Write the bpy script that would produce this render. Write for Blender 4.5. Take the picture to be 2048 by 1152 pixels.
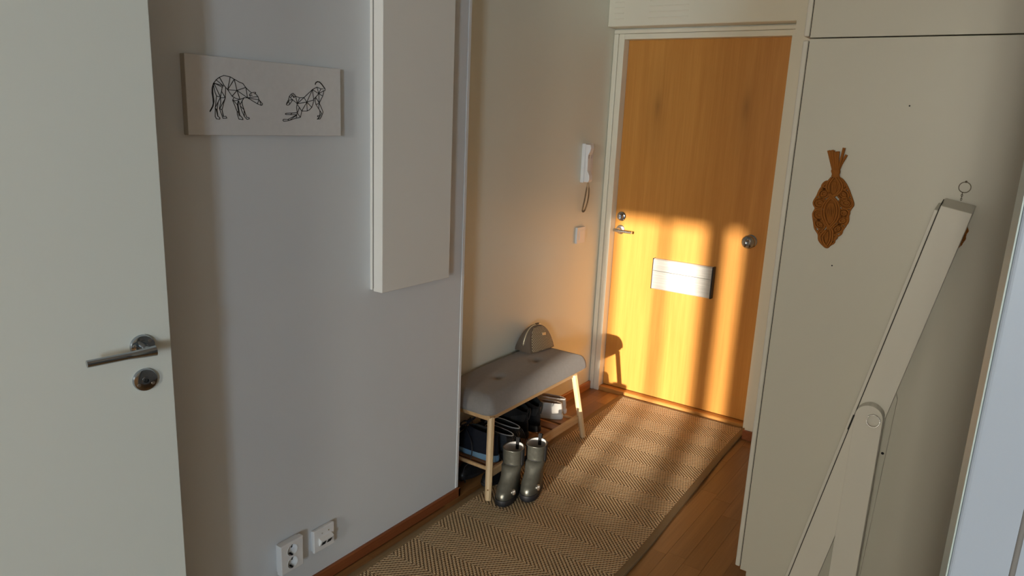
import bpy, bmesh, math, random
from mathutils import Vector, Matrix, noise
random.seed(7)
S = bpy.context.scene
COL = S.collection
for o in list(bpy.data.objects):
    bpy.data.objects.remove(o, do_unlink=True)

# ------------------------------------------------------------------ camera
CAM_R = ((0.8205945650098764, 0.5698023882054444, 0.04415652014848907),
         (-0.16650566251149657, 0.16444879998046852, 0.972230660150456),
         (-0.5467178652905532, 0.8051595062969548, -0.2298211156351492))
cam_d = bpy.data.cameras.new('camera')
cam_d.sensor_width = 36.0
cam_d.lens = 1450.0 * 36.0 / 2048.0
cam_d.clip_start = 0.02
cam = bpy.data.objects.new('camera', cam_d)
COL.objects.link(cam)
r, u, f = (Vector(v) for v in CAM_R)
m = Matrix.Identity(4)
for i in range(3):
    m[i][0], m[i][1], m[i][2] = r[i], u[i], -f[i]
m[0][3], m[1][3], m[2][3] = 0.0, 0.0, 1.55
cam.matrix_world = m
S.camera = cam

# ------------------------------------------------------------------ light
S.view_settings.view_transform = 'Standard'
S.view_settings.look = 'None'
S.view_settings.gamma = 1.0
S.view_settings.use_curve_mapping = False
S.view_settings.exposure = 0.0
SUN_STRENGTH, SUN_COLOR = 12.0, (1.0, 0.90, 0.76)
WIN_RIGHT_W, WIN_LEFT_W = 252.0, 255.0
DAY_COLOR = (0.66, 0.84, 1.0)
HAZE_COLOR = (1.0, 0.95, 0.82)     # bright hazy sky around the low sun

w = bpy.data.worlds.new('sky')
S.world = w
w.use_nodes = True
bg = w.node_tree.nodes['Background']
bg.inputs[0].default_value = (0.55, 0.72, 1.0, 1)
bg.inputs[1].default_value = 0.6

sun_d = bpy.data.lights.new('low_sun', 'SUN')
sun_d.energy = SUN_STRENGTH
sun_d.color = SUN_COLOR
sun_d.angle = math.radians(0.62)
sun = bpy.data.objects.new('low_sun', sun_d)
COL.objects.link(sun)
SUN_DIR = Vector((-0.185, 1.0, -0.130)).normalized()
sun.rotation_euler = SUN_DIR.to_track_quat('-Z', 'Y').to_euler()
sun.location = (2, -9, 3)


def area(name, loc, sx, sz, watts, color):
    d = bpy.data.lights.new(name, 'AREA')
    d.shape = 'RECTANGLE'
    d.size, d.size_y = sx, sz
    d.energy = watts
    d.color = color
    o = bpy.data.objects.new(name, d)
    COL.objects.link(o)
    o.location = loc
    o.rotation_euler = Vector((0, 1, 0)).to_track_quat('-Z', 'Z').to_euler()
    return o


# daylight of the sky standing in the two windows of the room behind the camera
area('window_daylight', (3.12, -6.30, 1.55), 0.75, 1.35, WIN_RIGHT_W, DAY_COLOR)
area('window_daylight', (0.40, -6.30, 1.76), 0.8, 1.15, WIN_LEFT_W, HAZE_COLOR)


# ------------------------------------------------------------------ helpers
def world_off(p):
    o = Vector((0, 0, 0))
    while p is not None:
        o += Vector(p.location)
        p = p.parent
    return o


def obj(name, bm, mat, parent=None, local=False, smooth=False, label=None, kind=None, sharp=None):
    """link a bmesh as one object; vertices are given in world space unless local"""
    if parent is not None and not local:
        off = world_off(parent)
        for v in bm.verts:
            v.co -= off
    bmesh.ops.recalc_face_normals(bm, faces=bm.faces)
    me = bpy.data.meshes.new(name)
    if smooth:
        for fc in bm.faces:
            fc.smooth = True
        if sharp:
            lim = math.radians(sharp)
            for e in bm.edges:
                if len(e.link_faces) == 2 and e.calc_face_angle(0) > lim:
                    e.smooth = False
    bm.to_mesh(me)
    bm.free()
    o = bpy.data.objects.new(name, me)
    COL.objects.link(o)
    mats = mat if isinstance(mat, (list, tuple)) else [mat]
    for mm in mats:
        me.materials.append(mm)
    if parent is not None:
        o.parent = parent
    if label:
        o['label'] = label
    if kind:
        o['kind'] = kind
    return o


def tag(o, label, cat, group=None, kind=None):
    o['label'] = label
    o['category'] = cat
    if group:
        o['group'] = group
    if kind:
        o['kind'] = kind
    return o


def thing(name, label, cat, loc=(0, 0, 0), rz=0.0, group=None, kind=None):
    o = bpy.data.objects.new(name, None)
    o.empty_display_size = 0.05
    COL.objects.link(o)
    o.location = loc
    o.rotation_euler = (0, 0, rz)
    return tag(o, label, cat, group, kind)


def copy_tree(o, parent=None):
    c = o.copy()
    COL.objects.link(c)
    if parent is not None:
        c.parent = parent
    for ch in [x for x in bpy.data.objects if x.parent == o]:
        copy_tree(ch, c)
    return c


def box(bm, x0, x1, y0, y1, z0, z1, bev=0.0, seg=2, mat=None):
    vs = [bm.verts.new(p) for p in ((x0, y0, z0), (x1, y0, z0), (x1, y1, z0), (x0, y1, z0),
                                    (x0, y0, z1), (x1, y0, z1), (x1, y1, z1), (x0, y1, z1))]
    fs = [bm.faces.new([vs[i] for i in q]) for q in
          ((3, 2, 1, 0), (4, 5, 6, 7), (0, 1, 5, 4), (1, 2, 6, 5), (2, 3, 7, 6), (3, 0, 4, 7))]
    out = vs
    if bev > 0:
        es = list({e for fc in fs for e in fc.edges})
        g = bmesh.ops.bevel(bm, geom=es, offset=bev, segments=seg, profile=0.5, affect='EDGES')
        out = list({v for fc in g['faces'] for v in fc.verts} | {v for v in vs if v.is_valid})
    if mat is not None:
        bmesh.ops.transform(bm, matrix=mat, verts=out)
    return out


def B(*a, **k):
    bm = bmesh.new()
    box(bm, *a, **k)
    return bm


def prism(bm, pts, axis, a, b, bev=0.0, seg=2):
    """pts: polygon in the two other axes (in xyz order), extruded along axis from a to b"""
    def P(p, t):
        q = list(p)
        q.insert(axis, t)
        return q
    lo = [bm.verts.new(P(p, a)) for p in pts]
    hi = [bm.verts.new(P(p, b)) for p in pts]
    n = len(pts)
    fs = [bm.faces.new(lo[::-1]), bm.faces.new(hi)]
    for i in range(n):
        fs.append(bm.faces.new((lo[i], lo[(i + 1) % n], hi[(i + 1) % n], hi[i])))
    if bev > 0:
        es = list({e for fc in fs[:2] for e in fc.edges})
        bmesh.ops.recalc_face_normals(bm, faces=fs)
        bmesh.ops.bevel(bm, geom=es, offset=bev, segments=seg, profile=0.5, affect='EDGES')
    return bm


def tube(bm, pts, rad, n=8, closed=False, flat=1.0, cap=True, up=None):
    """sweep a circle (or flattened ellipse) along a polyline; rad is a number or list"""
    pts = [Vector(p) for p in pts]
    k = len(pts)
    rings = []
    prev = Vector(up) if up else None
    for i, p in enumerate(pts):
        if closed:
            t = pts[(i + 1) % k] - pts[i - 1]
        else:
            t = pts[min(i + 1, k - 1)] - pts[max(i - 1, 0)]
        if t.length < 1e-9:
            t = Vector((0, 0, 1))
        t.normalize()
        if prev is None:
            a = Vector((0, 0, 1)) if abs(t.z) < 0.9 else Vector((1, 0, 0))
        else:
            a = prev
        s = (a - t * a.dot(t))
        if s.length < 1e-6:
            s = t.orthogonal()
        s.normalize()
        if up is None:
            prev = s
        v = t.cross(s)
        rr = rad[i] if isinstance(rad, (list, tuple)) else rad
        rings.append([bm.verts.new(p + s * (rr * flat * math.cos(2 * math.pi * j / n)) + v * (rr * math.sin(2 * math.pi * j / n)))
                      for j in range(n)])
    m = k if closed else k - 1
    for i in range(m):
        A, Bq = rings[i], rings[(i + 1) % k]
        for j in range(n):
            bm.faces.new((A[j], A[(j + 1) % n], Bq[(j + 1) % n], Bq[j]))
    if cap and not closed:
        bm.faces.new(rings[0][::-1])
        bm.faces.new(rings[-1])
    return bm


def lathe(bm, prof, n, mat):
    """prof: list of (radius, height along local z), transformed by mat; closed at radius 0 ends"""
    rings = []
    for rr, h in prof:
        if rr < 1e-6:
            rings.append([bm.verts.new(mat @ Vector((0, 0, h)))])
        else:
            rings.append([bm.verts.new(mat @ Vector((rr * math.cos(2 * math.pi * j / n), rr * math.sin(2 * math.pi * j / n), h)))
                          for j in range(n)])
    for A, Bq in zip(rings, rings[1:]):
        for j in range(n):
            j2 = (j + 1) % n
            if len(A) == 1 and len(Bq) == 1:
                continue
            if len(A) == 1:
                bm.faces.new((A[0], Bq[j2], Bq[j]))
            elif len(Bq) == 1:
                bm.faces.new((A[j], A[j2], Bq[0]))
            else:
                bm.faces.new((A[j], A[j2], Bq[j2], Bq[j]))
    if len(rings[0]) > 1:
        bm.faces.new(rings[0][::-1])
    if len(rings[-1]) > 1:
        bm.faces.new(rings[-1])
    return bm


def frame(loc, zdir, xdir=None):
    z = Vector(zdir).normalized()
    x = Vector(xdir) if xdir else (Vector((0, 0, 1)) if abs(z.z) < 0.9 else Vector((1, 0, 0)))
    x = (x - z * x.dot(z)).normalized()
    y = z.cross(x)
    mt = Matrix.Identity(4)
    for i in range(3):
        mt[i][0], mt[i][1], mt[i][2], mt[i][3] = x[i], y[i], z[i], loc[i]
    return mt


def smooth_path(pts, n=6, closed=False):
    """Catmull-Rom through the points"""
    P = [Vector(p) for p in pts]
    out = []
    k = len(P)
    rng = range(k) if closed else range(k - 1)
    for i in rng:
        if closed:
            p0, p1, p2, p3 = P[i - 1], P[i], P[(i + 1) % k], P[(i + 2) % k]
        else:
            p0, p1, p2, p3 = P[max(i - 1, 0)], P[i], P[i + 1], P[min(i + 2, k - 1)]
        for j in range(n):
            t = j / n
            out.append(0.5 * ((2 * p1) + (p2 - p0) * t + (2 * p0 - 5 * p1 + 4 * p2 - p3) * t * t + (3 * p1 - p0 - 3 * p2 + p3) * t ** 3))
    if not closed:
        out.append(P[-1])
    return out


# ------------------------------------------------------------------ materials
class NT:
    def __init__(self, name):
        self.m = bpy.data.materials.new(name)
        self.m.use_nodes = True
        self.t = self.m.node_tree
        self.b = self.t.nodes['Principled BSDF']

    def n(self, typ, **k):
        nd = self.t.nodes.new(typ)
        for a, v in k.items():
            setattr(nd, a, v)
        return nd

    def l(self, a, b):
        self.t.links.new(a, b)

    def math(self, op, a, b=None, c=None):
        nd = self.n('ShaderNodeMath', operation=op)
        for i, x in enumerate((a, b, c)):
            if x is None:
                continue
            if isinstance(x, (int, float)):
                nd.inputs[i].default_value = x
            else:
                self.l(x, nd.inputs[i])
        return nd.outputs[0]

    def mix(self, fac, a, b, blend='MIX'):
        nd = self.n('ShaderNodeMix', data_type='RGBA', blend_type=blend)
        for i, x in ((0, fac), (6, a), (7, b)):
            if isinstance(x, (int, float)):
                nd.inputs[i].default_value = x
            elif isinstance(x, tuple):
                nd.inputs[i].default_value = (*x[:3], 1)
            else:
                self.l(x, nd.inputs[i])
        return nd.outputs[2]

    def ramp(self, fac, stops):
        nd = self.n('ShaderNodeValToRGB')
        e = nd.color_ramp.elements
        while len(e) < len(stops):
            e.new(0.5)
        for i, (p, c) in enumerate(stops):
            e[i].position = p
            e[i].color = (*c, 1) if len(c) == 3 else c
        self.l(fac, nd.inputs[0])
        return nd.outputs[0]

    def coord(self, scale=(1, 1, 1), rot=(0, 0, 0), rnd=0.0):
        tc = self.n('ShaderNodeTexCoord')
        mp = self.n('ShaderNodeMapping')
        mp.inputs['Scale'].default_value = scale
        mp.inputs['Rotation'].default_value = rot
        self.l(tc.outputs['Object'], mp.inputs[0])
        if rnd:
            oi = self.n('ShaderNodeObjectInfo')
            cx = self.n('ShaderNodeCombineXYZ')
            for i in range(3):
                self.l(self.math('MULTIPLY', oi.outputs['Random'], rnd * (1 + i * 0.37)), cx.inputs[i])
            self.l(cx.outputs[0], mp.inputs['Location'])
        return mp.outputs[0]

    def noise(self, vec, scale, detail=3.0, rough=0.5, dist=0.0):
        nd = self.n('ShaderNodeTexNoise')
        self.l(vec, nd.inputs['Vector'])
        nd.inputs['Scale'].default_value = scale
        nd.inputs['Detail'].default_value = detail
        nd.inputs['Roughness'].default_value = rough
        nd.inputs['Distortion'].default_value = dist
        return nd.outputs['Fac']

    def bump(self, h, strength, dist=0.002):
        nd = self.n('ShaderNodeBump')
        nd.inputs['Strength'].default_value = strength
        nd.inputs['Distance'].default_value = dist
        self.l(h, nd.inputs['Height'])
        self.l(nd.outputs[0], self.b.inputs['Normal'])

    def set(self, color=None, rough=None, metal=None, spec=None, sheen=None, coat=None):
        b = self.b
        if color is not None:
            if isinstance(color, tuple):
                b.inputs['Base Color'].default_value = (*color[:3], 1)
            else:
                self.l(color, b.inputs['Base Color'])
        if rough is not None:
            if isinstance(rough, (int, float)):
                b.inputs['Roughness'].default_value = rough
            else:
                self.l(rough, b.inputs['Roughness'])
        if metal is not None:
            b.inputs['Metallic'].default_value = metal
        if spec is not None:
            b.inputs['Specular IOR Level'].default_value = spec
        if sheen is not None:
            b.inputs['Sheen Weight'].default_value = sheen
        if coat is not None:
            b.inputs['Coat Weight'].default_value = coat
        return self.m


def paint(name, col, rough=0.5, bump=0.05, scale=300, var=0.03, spec=0.4):
    t = NT(name)
    v = t.coord()
    a = t.noise(v, 2.5, 3)
    c = t.mix(a, tuple(x * (1 - var) for x in col), tuple(min(1, x * (1 + var)) for x in col))
    if bump:
        t.bump(t.noise(v, scale, 2), bump, 0.001)
    return t.set(c, rough, spec=spec)


def wood(name, dark, light, axis, rough=0.45, scale=1.0, rnd=0.0, contrast=(0.3, 0.7), knots=None, spec=0.4, rvar=0.0):
    """streaky grain running along axis (0,1,2)"""
    t = NT(name)
    sc = [26.0 * scale] * 3
    sc[axis] = 1.1 * scale
    v = t.coord(tuple(sc), rnd=rnd)
    fine = [150.0 * scale] * 3
    fine[axis] = 5.0 * scale
    v2 = t.coord(tuple(fine), rnd=rnd)
    g1 = t.noise(v, 1.0, 4, 0.6, 0.6)
    g2 = t.noise(v2, 1.0, 2, 0.6)
    g = t.math('ADD', t.math('MULTIPLY', g1, 0.65), t.math('MULTIPLY', g2, 0.35))
    c = t.ramp(g, [(contrast[0], dark), (contrast[1], light)])
    if rvar:
        oi = t.n('ShaderNodeObjectInfo')
        hs = t.n('ShaderNodeHueSaturation')
        t.l(t.math('ADD', t.math('MULTIPLY', oi.outputs['Random'], rvar), 1 - rvar / 2), hs.inputs['Value'])
        t.l(c, hs.inputs['Color'])
        c = hs.outputs[0]
    if knots:
        tc = t.n('ShaderNodeTexCoord')
        for (kx, ky, kz), (rx, rz), amt in knots:
            sub = t.n('ShaderNodeVectorMath', operation='SUBTRACT')
            t.l(tc.outputs['Object'], sub.inputs[0])
            sub.inputs[1].default_value = (kx, ky, kz)
            mul = t.n('ShaderNodeVectorMath', operation='MULTIPLY')
            t.l(sub.outputs[0], mul.inputs[0])
            mul.inputs[1].default_value = (1 / rx, 0, 1 / rz)
            ln = t.n('ShaderNodeVectorMath', operation='LENGTH')
            t.l(mul.outputs[0], ln.inputs[0])
            fac = t.math('MULTIPLY', t.math('POWER', t.math('MAXIMUM', t.math('SUBTRACT', 1.0, ln.outputs['Value']), 0.0), 1.6), amt)
            c = t.mix(fac, c, tuple(x * 0.45 for x in dark))
    t.bump(g2, 0.08, 0.0006)
    return t.set(c, rough, spec=spec)


def plain(name, col, rough=0.5, metal=0.0, spec=0.5, bump=0.0, scale=80, var=0.0):
    t = NT(name)
    v = t.coord()
    nz = t.noise(v, scale, 3)
    c = t.mix(nz, tuple(x * (1 - var) for x in col), tuple(min(1.0, x * (1 + var)) for x in col)) if var else col
    if bump:
        t.bump(nz, bump, 0.002)
    rr = t.math('ADD', t.math('MULTIPLY', nz, 0.08), rough - 0.04)
    return t.set(c, rr, metal, spec)


M = {}
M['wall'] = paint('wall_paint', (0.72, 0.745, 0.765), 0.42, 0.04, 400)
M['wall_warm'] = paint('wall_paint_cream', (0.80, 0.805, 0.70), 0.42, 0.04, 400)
M['ceiling'] = paint('ceiling_paint', (0.64, 0.61, 0.54), 0.8)
M['room'] = paint('room_paint', (0.47, 0.42, 0.345), 0.7)
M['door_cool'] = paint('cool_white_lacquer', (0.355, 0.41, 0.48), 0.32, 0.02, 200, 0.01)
M['trim'] = paint('trim_paint', (0.84, 0.80, 0.66), 0.35, 0.02, 200)
M['door_white'] = paint('door_lacquer', (0.64, 0.68, 0.645), 0.32, 0.02, 200, 0.01)
M['cabinet'] = paint('cabinet_enamel', (0.80, 0.78, 0.73), 0.36, 0.02, 200)
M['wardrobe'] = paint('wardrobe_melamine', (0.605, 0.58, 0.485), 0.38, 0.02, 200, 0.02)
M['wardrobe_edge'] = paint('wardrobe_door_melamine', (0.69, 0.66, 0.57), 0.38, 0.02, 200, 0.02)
M['gap'] = plain('dark_gap', (0.02, 0.02, 0.015), 0.8)
M['white_plastic'] = plain('white_plastic', (0.82, 0.82, 0.82), 0.3)
M['lilac_plastic'] = plain('lilac_button_plastic', (0.62, 0.60, 0.64), 0.3)  # greyish lilac plastic of the entry phone button
M['chrome'] = plain('chrome', (0.40, 0.435, 0.48), 0.08, 1.0)
M['steel'] = plain('satin_steel', (0.62, 0.61, 0.58), 0.28, 1.0)
M['bronze'] = plain('dark_bronze', (0.15, 0.125, 0.085), 0.4, 0.6)
M['black'] = plain('black_rubber', (0.012, 0.012, 0.014), 0.6)
M['dark_hole'] = plain('dark_hole', (0.01, 0.01, 0.01), 0.9)
M['veneer'] = wood('oak_veneer', (0.50, 0.20, 0.033), (0.68, 0.32, 0.068), 2, 0.42, 0.8, contrast=(0.25, 0.75),
                   knots=[((-1.629 + 1.396, 0, 1.636), (0.035, 0.11), 0.55), ((-1.16 + 1.396, 0, 1.65), (0.035, 0.12), 0.5),
                          ((-1.63 + 1.396, 0, 1.60), (0.10, 0.40), 0.30), ((-1.16 + 1.396, 0, 1.60), (0.10, 0.45), 0.25)])
M['oak_x'] = wood('oak_sill', (0.40, 0.165, 0.035), (0.58, 0.28, 0.075), 0, 0.4)
M['plank'] = wood('oak_parquet', (0.20, 0.092, 0.029), (0.39, 0.20, 0.072), 1, 0.36, 0.9, rnd=40, contrast=(0.2, 0.8), rvar=0.32)
M['skirting'] = wood('stained_skirting', (0.20, 0.055, 0.018), (0.32, 0.105, 0.035), 1, 0.4)
M['skirting_lit'] = wood('lit_skirting', (0.36, 0.13, 0.035), (0.54, 0.235, 0.075), 1, 0.4)  # lit copy of the skirting: light by the alcove put into its colour
M['bench_wood'] = wood('pale_beech', (0.62, 0.42, 0.22), (0.78, 0.58, 0.34), 2, 0.45)
M['bench_wood_y'] = wood('pale_beech_rail', (0.50, 0.30, 0.14), (0.66, 0.43, 0.22), 1, 0.45)
M['slat'] = wood('brown_slat', (0.26, 0.11, 0.04), (0.40, 0.19, 0.08), 0, 0.45)


def fabric(name, c1, c2, scale=900, sheen=0.2):
    t = NT(name)
    v = t.coord()
    a = t.noise(v, scale, 2, 0.7)
    b = t.noise(v, 60, 3)
    c = t.mix(a, c1, c2)
    c = t.mix(t.math('MULTIPLY', b, 0.35), c, tuple(x * 0.75 for x in c1))
    t.bump(a, 0.35, 0.0012)
    return t.set(c, 0.9, spec=0.15, sheen=sheen)


M['seat_fabric'] = fabric('grey_seat_fabric', (0.17, 0.155, 0.145), (0.38, 0.355, 0.335))
M['canvas'] = fabric('white_canvas', (0.70, 0.69, 0.68), (0.77, 0.76, 0.75), 1200, 0.0)
M['canvas_side'] = fabric('canvas_edge', (0.50, 0.44, 0.36), (0.60, 0.54, 0.45), 1200, 0.0)
M['ink'] = plain('black_ink', (0.02, 0.02, 0.02), 0.7)


def brushed():
    t = NT('brushed_aluminium')
    v = t.coord((6, 400, 400))
    nz = t.noise(v, 1.0, 3, 0.6)
    c = t.ramp(nz, [(0.25, (0.50, 0.49, 0.46)), (0.75, (0.80, 0.79, 0.75))])
    t.bump(nz, 0.12, 0.0005)
    return t.set(c, 0.36, 0.35)


M['brushed'] = brushed()


def rug_mat():
    """chevron weave: bands 12 cm deep, rows at 45 degrees, dark gaps between the pale cords"""
    t = NT('sisal_weave')
    tc = t.n('ShaderNodeTexCoord')
    sx = t.n('ShaderNodeSeparateXYZ')
    t.l(tc.outputs['Object'], sx.inputs[0])
    x, y = sx.outputs[0], sx.outputs[1]
    zig = t.math('PINGPONG', t.math('ADD', y, 20 * 0.245 + RUG_PHASE), 0.1225)
    s = t.math('DIVIDE', t.math('ADD', x, zig), 0.0178)
    row = t.math('FRACT', t.math('ADD', s, 100.0))                # across the row
    tri = t.math('ABSOLUTE', t.math('SUBTRACT', row, 0.5))        # 0 centre, .5 gap
    along = t.math('FRACT', t.math('ADD', t.math('DIVIDE', y, 0.0088), t.math('MULTIPLY', t.math('FLOOR', t.math('ADD', s, 100.0)), 0.5)))
    tri2 = t.math('ABSOLUTE', t.math('SUBTRACT', along, 0.5))
    gap = t.math('GREATER_THAN', t.math('ADD', t.math('MULTIPLY', tri, 1.0), t.math('MULTIPLY', tri2, 0.36)), 0.445)
    nd = t.n('ShaderNodeMapRange', interpolation_type='SMOOTHSTEP')
    t.l(t.math('ADD', tri, t.math('MULTIPLY', tri2, 0.62)), nd.inputs[0])
    nd.inputs[1].default_value, nd.inputs[2].default_value = 0.47, 0.68
    v = t.coord()
    nz = t.noise(v, 260, 2)
    big = t.noise(v, 6, 3)
    cord = t.mix(nz, (0.64, 0.445, 0.255), (0.84, 0.63, 0.39))
    cord = t.mix(t.math('MULTIPLY', big, 0.3), cord, (0.55, 0.37, 0.20))
    c = t.mix(nd.outputs[0], cord, (0.060, 0.028, 0.012))
    h = t.math('SUBTRACT', 1.0, t.math('ADD', t.math('MULTIPLY', t.math('MULTIPLY', tri, tri), 3.0), t.math('MULTIPLY', tri2, 0.6)))
    t.bump(h, 1.0, 0.010)
    return t.set(c, 0.85, spec=0.15)


RUG_PHASE = -0.0895
M['rug'] = rug_mat()
M['rug_edge'] = fabric('rug_binding', (0.22, 0.145, 0.075), (0.34, 0.235, 0.125), 700, 0.0)
M['macrame'] = fabric('rust_cotton_cord', (0.26, 0.088, 0.015), (0.44, 0.165, 0.036), 420, 0.0)
M['navy'] = fabric('navy_mesh', (0.008, 0.009, 0.014), (0.02, 0.022, 0.03), 900, 0.0)
M['black_suede'] = fabric('black_suede', (0.006, 0.006, 0.007), (0.016, 0.015, 0.015), 500, 0.05)
M['black_leather'] = plain('black_leather', (0.012, 0.012, 0.013), 0.38, 0, 0.5, 0.25, 70)
M['silver_leather'] = plain('pewter_leather', (0.075, 0.075, 0.063), 0.36, 0.65, 0.5, 0.6, 38, 0.4)
M['grey_shoe'] = plain('dark_grey_shoe', (0.035, 0.035, 0.038), 0.5, 0, 0.4, 0.2, 90)
M['pale_trim'] = plain('pale_grey_lining', (0.42, 0.40, 0.38), 0.7)
M['white_canvas_shoe'] = fabric('white_shoe_leather', (0.62, 0.58, 0.53), (0.74, 0.70, 0.64), 600, 0.0)
M['white_sole'] = plain('white_rubber', (0.72, 0.70, 0.66), 0.5)
M['blue_sole'] = plain('pale_blue_sole', (0.14, 0.25, 0.36), 0.5, var=0.3, scale=30)
M['shoe_lining'] = plain('beige_shoe_lining', (0.38, 0.28, 0.20), 0.8)
M['lace_tan'] = plain('tan_lace', (0.55, 0.42, 0.28), 0.8)
M['dark_lining'] = plain('dark_lining', (0.01, 0.01, 0.01), 0.9)


def straw():
    t = NT('plaited_straw')
    tc = t.n('ShaderNodeTexCoord')
    sx = t.n('ShaderNodeSeparateXYZ')
    t.l(tc.outputs['Object'], sx.inputs[0])
    y, z = sx.outputs[1], sx.outputs[2]
    a = t.math('FRACT', t.math('ADD', t.math('DIVIDE', t.math('ADD', y, t.math('MULTIPLY', z, 0.6)), 0.0105), 50.0))
    fl = t.math('FLOOR', t.math('ADD', t.math('DIVIDE', t.math('ADD', y, t.math('MULTIPLY', z, 0.6)), 0.0105), 50.0))
    b = t.math('FRACT', t.math('ADD', t.math('DIVIDE', t.math('SUBTRACT', z, t.math('MULTIPLY', y, 0.2)), 0.0075), t.math('MULTIPLY', fl, 0.5)))
    ta = t.math('ABSOLUTE', t.math('SUBTRACT', a, 0.5))
    tb = t.math('ABSOLUTE', t.math('SUBTRACT', b, 0.5))
    k = t.math('MAXIMUM', ta, tb)
    c = t.ramp(k, [(0.22, (0.62, 0.52, 0.36)), (0.46, (0.10, 0.065, 0.035))])
    t.bump(t.math('SUBTRACT', 0.5, k), 0.8, 0.004)
    return t.set(c, 0.6, spec=0.3)


M['straw'] = straw()
M['purse_leather'] = plain('taupe_leather', (0.17, 0.125, 0.09), 0.45, 0, 0.4, 0.15, 120)
M['brass'] = plain('pale_gold', (0.85, 0.74, 0.52), 0.3, 0.6)


def glass():
    t = NT('window_glass')
    tr = t.n('ShaderNodeBsdfTransparent')
    gl = t.n('ShaderNodeBsdfGlossy')
    gl.inputs['Roughness'].default_value = 0.02
    mx = t.n('ShaderNodeMixShader')
    mx.inputs[0].default_value = 0.06
    t.l(tr.outputs[0], mx.inputs[1])
    t.l(gl.outputs[0], mx.inputs[2])
    t.l(mx.outputs[0], t.t.nodes['Material Output'].inputs[0])
    return t.m


M['glass'] = glass()

# ================================================================== setting
ZC = 2.50      # ceiling height
YB = -6.2      # wall with the windows, behind the camera


def struct(name, bm, mat, label, cat, parent=None, **k):
    o = obj(name, bm, mat, parent, **k)
    return tag(o, label, cat, kind='structure')


floor = struct('floor', B(-2.0, 4.2, YB - 0.1, 3.9, -0.06, -0.012), M['plank'], 'oak parquet floor of narrow brown strips', 'floor')
# parquet strips of the hall, laid lengthwise towards the front door
strip_w = 0.071
lengths = (0.42, 0.50, 0.56)
strip_me = []
for L in lengths:
    bm = B(0.0002, strip_w - 0.0002, 0.0002, L - 0.0002, -0.012, 0.0, bev=0.0004, seg=1)
    o = obj('parquet_strip', bm, M['plank'], floor)
    strip_me.append(o.data)
    bpy.data.objects.remove(o)
rows = 27
for i in range(rows):
    x = -1.90 + i * strip_w
    y = 0.55 - random.random() * 0.4
    if x < -1.705:
        y += 1.55
    while y < 3.66:
        k = random.randrange(3)
        o = bpy.data.objects.new('parquet_strip', strip_me[k])
        COL.objects.link(o)
        o.parent = floor
        o.location = (x, y, 0)
        y += lengths[k]

# ceiling and outer shell
struct('ceiling', B(-2.0, 4.3, YB - 0.1, 3.95, ZC, ZC + 0.06), M['ceiling'], 'plain white ceiling over hall and room', 'ceiling')
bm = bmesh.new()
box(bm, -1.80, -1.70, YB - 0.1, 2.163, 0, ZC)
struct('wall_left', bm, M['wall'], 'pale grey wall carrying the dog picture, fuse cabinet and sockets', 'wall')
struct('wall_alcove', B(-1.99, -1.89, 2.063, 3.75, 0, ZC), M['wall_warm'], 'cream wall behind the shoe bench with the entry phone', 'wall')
struct('wall_return', B(-1.90, -1.80, 2.063, 2.163, 0, ZC), M['wall'], 'short wall end closing the niche beside the bench', 'wall')
bm = bmesh.new()
box(bm, -1.99, -1.888, 3.66, 3.80, 0, ZC)
box(bm, -1.888, -0.930, 3.66, 3.80, 2.021, ZC)
box(bm, -0.930, 0.9, 3.66, 3.80, 0, ZC)
box(bm, -1.888, -0.930, 3.76, 3.80, 0, 2.03)
struct('wall_door', bm, M['wall_warm'], 'cream end wall around the oak front door', 'wall')
struct('wall_nib', B(-0.928, -0.585, 3.535, 3.66, 0, ZC), M['trim'], 'narrow cream wall nib right of the front door', 'wall')
struct('baseboard_nib', B(-0.935, -0.585, 3.523, 3.535, 0, 0.05, bev=0.002), M['skirting'], 'short brown baseboard under the nib by the door', 'baseboard')
bm = bmesh.new()
prism(bm, [(-1.70, 0), (-1.690, 0), (-1.690, 0.036), (-1.693, 0.040), (-1.70, 0.040)], 1, 0.2, 2.172, bev=0)
box(bm, -1.80, -1.690, 2.1635, 2.172, 0, 0.040)
struct('baseboard_left', bm, M['skirting'], 'reddish brown baseboard along the grey left wall', 'baseboard')
bm = bmesh.new()
prism(bm, [(-1.89, 0), (-1.878, 0), (-1.878, 0.043), (-1.881, 0.047), (-1.89, 0.047)], 1, 2.165, 3.64, bev=0)
struct('baseboard_alcove', bm, M['skirting_lit'], 'orange brown baseboard behind the shoe bench', 'baseboard')
bm = bmesh.new()
box(bm, -1.7022, -1.6975, 2.1515, 2.1665, 0.041, ZC, bev=0.001, seg=1)
struct('trim_1', bm, M['white_plastic'], 'thin white edge strip at the end of the grey wall', 'trim')
# the room behind the camera
bm = bmesh.new()
xs = [-1.8, 0.02, 0.82, 2.4, 3.9, 4.3]
for a, b, z0, z1 in ((-1.8, 0.02, 0, ZC), (0.02, 0.748, 0, 1.15), (0.02, 0.748, 2.335, ZC), (0.748, 2.4, 0, ZC), (2.4, 3.9, 0, 0.88), (2.4, 3.9, 2.25, ZC), (3.9, 4.3, 0, ZC)):
    box(bm, a, b, YB - 0.1, YB, z0, z1)
struct('wall_back', bm, M['room'], 'window wall of the room behind the camera', 'wall')
struct('wall_right', B(4.2, 4.3, YB, 0.82, 0, ZC), M['room'], 'right wall of the room behind the camera', 'wall')
struct('wall_hall', B(0.86, 4.2, 0.74, 0.82, 0, ZC), M['room'], 'wall of the room beside the panelled door', 'wall')
struct('wall_side', B(0.06, 0.12, 2.27, 3.66, 0, ZC), M['wall'], 'wall closing the back of the wardrobe', 'wall')
struct('wall_passage', B(0.81, 0.86, 0.74, 3.66, 0, ZC), M['wall'], 'wall at the end of the side passage', 'wall')
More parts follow.
